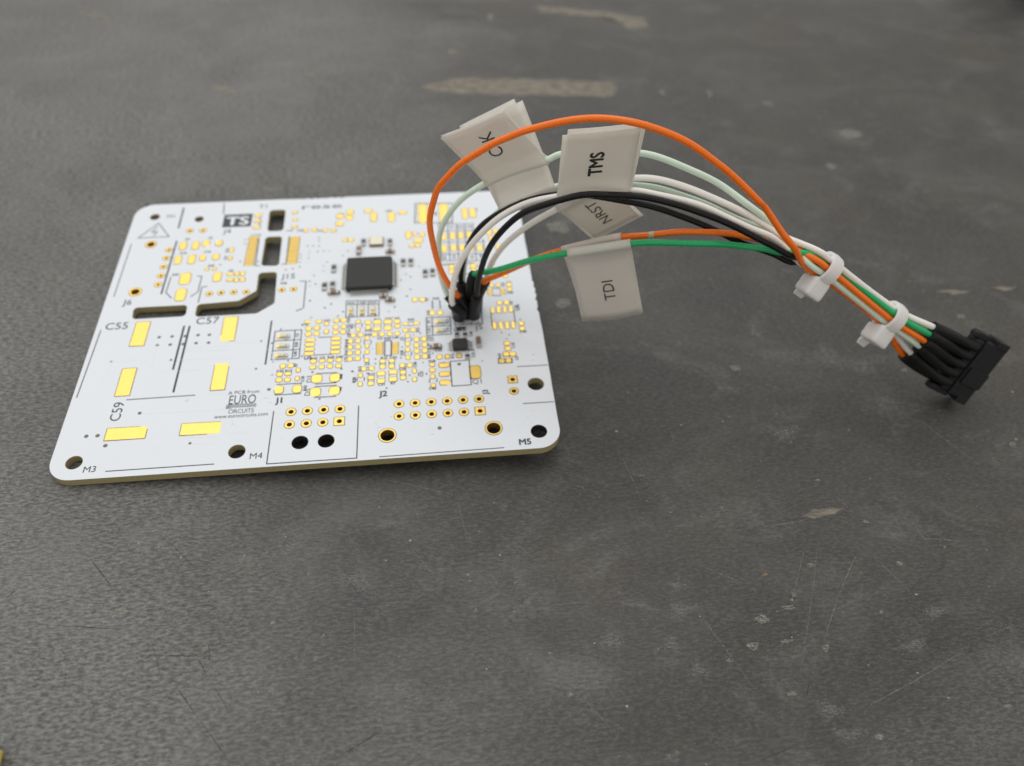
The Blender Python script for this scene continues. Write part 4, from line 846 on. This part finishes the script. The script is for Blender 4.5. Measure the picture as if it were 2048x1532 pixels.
# ------------------------------------------------------------------ the wire harness
harness = link('wire_harness', None, None, label='bundle of coloured wires arching from the board to a black plug on the table')
harness['category'] = 'wire harness'
def sub(me, m, name, parent, **kw): return link(name, me, parent, m, **kw)
def V3(t): return Vector(t)
bd, bup, bn, dv = (V3(BUNDLE[k]) for k in ('dir', 'up', 'n', 'd'))
t1, t2 = V3(BUNDLE['t1']), V3(BUNDLE['t2'])
WLAB = {'orange1': 'orange wire in the highest arch', 'orange2': 'orange wire running behind the green wire', 'mint1': 'pale green wire in the second highest arch', 'mint2': 'pale green wire low behind the white wires',
        'white1': 'white wire passing in front of the black ones', 'white2': 'white wire leaving the socket at the rear', 'black1': 'black wire behind the white one', 'black2': 'black wire in front of the paper flags', 'green': 'bright green wire'}
PATH = {}
for k, pts in WIRES.items():
    per = 10
    path = soften(catmull(pts, per), 4)
    ph = random.random() * 9          # a hand-bent wire is never quite true
    path = [p + Vector((math.sin(ph + i * .31), math.sin(ph * 2 + i * .23), math.sin(ph * 3 + i * .27))) * (.07 * min(1, i / 25, (len(path) - 1 - i) / 45)) for i, p in enumerate(path)]
    PATH[k] = path
    w = sub(tube('wire', path, .58), M_WIRE[k.rstrip('12')], 'wire', harness, label=WLAB[k])
    lead = path[: 2 * per + 1]
    n0 = len(lead)
    r0 = 1.02
    sub(tube('shrink_sleeve', lead, lambda t: 1.50 - .55 * t ** .6 + .06 * math.sin(t * 9) + (.08 if t > .93 else 0)), M_SLEEVE, 'shrink_sleeve', w)
    tail = path[-(2 * per + 1):]
    sub(tube('shrink_sleeve', tail, lambda t: 1.08 + .05 * math.sin(t * 9) - .08 * t), M_SLEEVE, 'shrink_sleeve', w)

i0 = min(range(len(PATH['orange2'])), key=lambda i: (PATH['orange2'][i] - V3(WIRES['orange2'][9])).length)
sub(tube('glue_spot', PATH['orange2'][i0 - 1:i0 + 2], .60), mat('dried_glue', (.62, .47, .28), .6), 'glue_spot', [o for o in harness.children if o.get('label') == WLAB['orange2']][0])
# socket body standing on the board where the sleeves gather
sock = link('board_socket', None, harness); sock.rotation_euler = (0, rad(-2.2), 0)
box('shell', (74.9, 35.6, TH + 1.3), (4.6, 3.9, 3.2), M_SLEEVE, sock, .7)

# ---- flags: film folded round a wire, the two halves stuck together
def flag(key, word, label, wire, tsize, tpos, toward, squash=1.0, shift=(.9, .8), wire_r=.78, cup=.10, lean=0.0, heavy=False):
    f0, f1, e0, e1 = (V3(p) for p in FLAGS[key])
    path = PATH[wire]
    i0 = min(range(len(path)), key=lambda i: (path[i] - f0).length); i1 = min(range(len(path)), key=lambda i: (path[i] - f1).length)
    seg = path[min(i0, i1): max(i0, i1) + 1]
    L = [0]
    for i in range(1, len(seg)): L.append(L[-1] + (seg[i] - seg[i - 1]).length)
    def along(u):
        d = u * L[-1]
        for i in range(1, len(seg)):
            if L[i] >= d: return seg[i - 1].lerp(seg[i], (d - L[i - 1]) / max(L[i] - L[i - 1], 1e-6))
        return seg[-1]
    f0, f1 = seg[0], seg[-1]
    a = (f1 - f0); w = a.length; a.normalize()
    b = ((e0 - f0) + (e1 - f1)) / 2; l = b.length; sk = b.dot(a)
    bo = (b - a * sk).normalized(); lb = b.dot(bo)
    nrm = a.cross(bo).normalized()
    camv = Vector((65.08, -82.85, 119.3)) - (f0 + f1) / 2
    if nrm.dot(camv) < 0: nrm = -nrm
    root = link('paper_flag', None, harness, label=label)
    half = .09; steps = 8; a0 = math.asin(.45)
    prof = [(lb + (wire_r * 1.9 - lb) * i / steps, half) for i in range(steps)]
    prof += [(wire_r * math.cos(a0 + (2 * math.pi - 2 * a0) * i / 12), wire_r * math.sin(a0 + (2 * math.pi - 2 * a0) * i / 12)) for i in range(13)]
    prof += [(wire_r * 1.9 + (lb + shift[1] - wire_r * 1.9) * i / steps, -half) for i in range(1, steps + 1)]
    n = len(prof); cols = 10; V = []; F = []
    def bulge(u, q): return cup * math.sin(u * 3.1) * max(q, 0) / lb * 4
    for i, (q, hgt) in enumerate(prof):
        back = max(0.0, (i - n * .55) / (n * .45))
        for c in range(cols + 1):
            u = c / cols
            chord = f0 + a * (u * w); k = max(0.0, 1 - max(q, 0) / (wire_r * 4))
            dev = along(u) - chord
            dn = nrm * dev.dot(nrm) + (bo * dev.dot(bo)) * k
            V.append(chord + dn + a * (shift[0] * back + sk * max(q, 0) / lb) + bo * q + nrm * (hgt + bulge(u, q)))
    for i in range(n - 1):
        for c in range(cols):
            k = i * (cols + 1) + c; F.append((k, k + 1, k + cols + 2, k + cols + 1))
    me = raw('film', V, F)
    for p in me.polygons: p.use_smooth = True
    o = link('film', me, root, M_PAPER)
    so = o.modifiers.new('thickness', 'SOLIDIFY'); so.thickness = .11 * MM; so.offset = 0
    if word:
        tm = text_mesh(word, tsize, heavy).copy(); tm.materials.clear()
        rx = (bo if toward else -bo); uy = -a
        if rx.cross(uy).dot(nrm) < 0: uy = -uy
        ta, tb = tpos; rx = (rx + a * lean).normalized()
        # lay the print on the film: every vertex takes the film's own height
        for v in tm.vertices:
            g = rx * (v.co.x / MM * squash) + uy * (v.co.y / MM)
            q = tb * lb + g.dot(bo); u = ta + g.dot(a) / w
            chord = f0 + a * (u * w); dev = along(min(max(u, 0), 1)) - chord
            v.co = (chord + nrm * dev.dot(nrm) + a * (sk * q / lb) + bo * q + nrm * (half + bulge(u, q) + .085 + v.co.z / MM)) * MM
        t = link('lettering', tm, root, M_PRINT)
    return root
flag('back', None, 'blank white paper flag mostly hidden behind the CLK flag', 'mint2', 0, None, True, shift=(-1.6, .9))
flag('CLK', 'CLK', 'paper flag printed CLK crossed by the orange wire', 'mint1', 2.7, (.52, .60), True, .80, shift=(.3, .3), lean=.2)
flag('TMS', 'TMS', 'upright paper flag printed TMS', 'white1', 2.4, (.48, .50), True, .74, heavy=True)
flag('hid', None, 'blank paper flag folded over the orange wire behind the TDI flag', 'orange2', 0, None, False, shift=(.2, .4))
flag('TDI', 'TDI', 'hanging paper flag printed TDI on the green wire', 'green', 2.2, (.52, .57), False, 1.0, shift=(-.4, .3))
flag('NRST', 'NRST', 'tilted paper flag printed NRST below the black wire', 'white2', 2.2, (.48, .5), False, 1.1, shift=(.7, .7))

# ---- cable ties
def frame_obj(name, parent, origin, ex, ey, ez):
    o = link(name, None, parent); m = Matrix((ex, ey, ez)).transposed().to_4x4(); m.translation = origin * MM
    o.matrix_local = m
    return o
def cable_tie(c, label, lean, tail_len, R=2.45, axis=None):
    axis = axis or bd; c = c - bn * .35
    e1 = (-bup * math.cos(lean) - bn * math.sin(lean)).normalized()      # from the bundle to the head
    e2 = axis.cross(e1).normalized()
    if e2.dot(bup) > 0 and abs(e2.dot(bup)) > .3: e2 = -e2
    root = frame_obj('cable_tie', harness, c, e1, e2, e1.cross(e2)); root['label'] = label
    n = 40; V = []; F = []
    for k in range(n):
        an = 2 * math.pi * k / n; cs, sn = math.cos(an), math.sin(an)
        for (r, z) in ((R, -1.25), (R + .62, -1.15), (R + .76, 0), (R + .62, 1.15), (R, 1.25)): V.append((r * cs, r * sn * .97, z))
    for k in range(n):
        j = (k + 1) % n
        for i in range(5): F.append((k * 5 + i, k * 5 + (i + 1) % 5, j * 5 + (i + 1) % 5, j * 5 + i))
    me = raw('strap', V, F); bm = bmesh.new(); bm.from_mesh(me); bmesh.ops.recalc_face_normals(bm, faces=bm.faces); bm.to_mesh(me); bm.free()
    smooth_by_angle(me, 50); link('strap', me, root, M_NYLON)
    bm = box_bm(R + 1.45, .2, 0, 3.4, 4.3, 4.2, .85, 4)
    for v in bm.verts:     # the head tapers away from the strap side
        t = (v.co.y / MM - .2) / 2.15
        if t < 0: v.co.z *= 1 + .12 * t; v.co.x += t * .3 * MM * (1 if v.co.x / MM < R + 1.5 else -1)
    head = link('head', mesh_of(bm, 'head'), root, M_NYLON); smooth_by_angle(head.data, 35)
    bm = box_bm(R + 1.2, 1.6 + tail_len / 2, 0, 1.1, tail_len + 1.2, 2.3, .2, 2)
    for v in bm.verts: v.co.x += max(0, v.co.y - 1.6 * MM) * 2.3        # the cut end curls outwards
    link('tail', mesh_of(bm, 'tail'), root, M_NYLON)
    return root
cable_tie(t1, 'white cable tie higher up the bundle', .62, .4)
cable_tie(t2, 'white cable tie next to the black sleeves', .66, .6)

# ---- plug
pr, pL, pM, pT = (V3(PLUG[k]) for k in ('rear', 'L', 'M', 'T'))
plug = frame_obj('plug', harness, pr, pL, pM, pL.cross(pM)); plug['label'] = 'black rectangular plug resting on the table'
sT = 1 if pL.cross(pM).dot(pT) > 0 else -1     # local z towards the far side when 1
def pbox(name, c, s, bev=.18): return box(name, (c[0], c[1], c[2] * sT), s, M_PLUG, plug, bev)
pbox('housing', (0, 4.0, 0), (12.2, 4.8, 4.2), .25)
pbox('rear_cover', (0, .75, 0), (11.8, 1.8, 3.6), .45)
pbox('end_ear', (-6.5, 1.2, .2), (1.2, 2.6, 2.6)); pbox('end_ear', (6.5, 1.2, .2), (1.2, 2.6, 2.6))
pbox('latch', (6.4, -.9, -.2), (1.3, 2.4, 1.8), .3); pbox('latch', (-6.4, -.3, -.2), (1.1, 1.6, 1.8), .3)
pbox('key_rib', (1.4, 4.2, -2.25), (3.6, 4.3, .8), .15)
pbox('front_flange', (-6.4, 5.1, 0), (1.4, 2.4, 4.5)); pbox('front_flange', (6.4, 5.1, 0), (1.4, 2.4, 4.5))
for i in range(5): pbox('mould_line', (-4.4 + 2.2 * i, 2.6, -2.13), (.25, 1.6, .12), .03)

# ------------------------------------------------------------------ things cut by the frame
pa = [Vector((5.0, -44.2, 1.5)), Vector((5.2, -47, 1.5)), Vector((5.6, -52, 1.5)), Vector((6.0, -60, 1.5)), Vector((5.0, -75, 1.5)), Vector((1.0, -92, 1.5))]
yp = catmull(pa, 8)
yc = link('yellow_cable', None, None, label='yellow cable end with a white tip at the lower corner'); yc['category'] = 'cable'
link('jacket', tube('jacket', yp, 1.5), yc, mat('yellow_jacket', (.75, .58, .10), .4))
link('tip', tube('tip', [Vector((4.95, -42.6, 1.4)), Vector((4.97, -43.4, 1.4)), Vector((5.0, -44.3, 1.45))], lambda t: .5 + .5 * t), yc, mat('white_tip', (.75, .74, .70), .4))
bx = link('black_case', None, None, label='blurred black case at the far corner of the table'); bx['category'] = 'case'
bx.location = Vector((322, 226, 0)) * MM; bx.rotation_euler = (0, 0, rad(12))
box('body', (0, 0, 9), (44, 40, 18), M_PLUG, bx, 2.5); box('lid', (0, 0, 20.0), (42, 38, 4), M_PLUG, bx, 1.5)
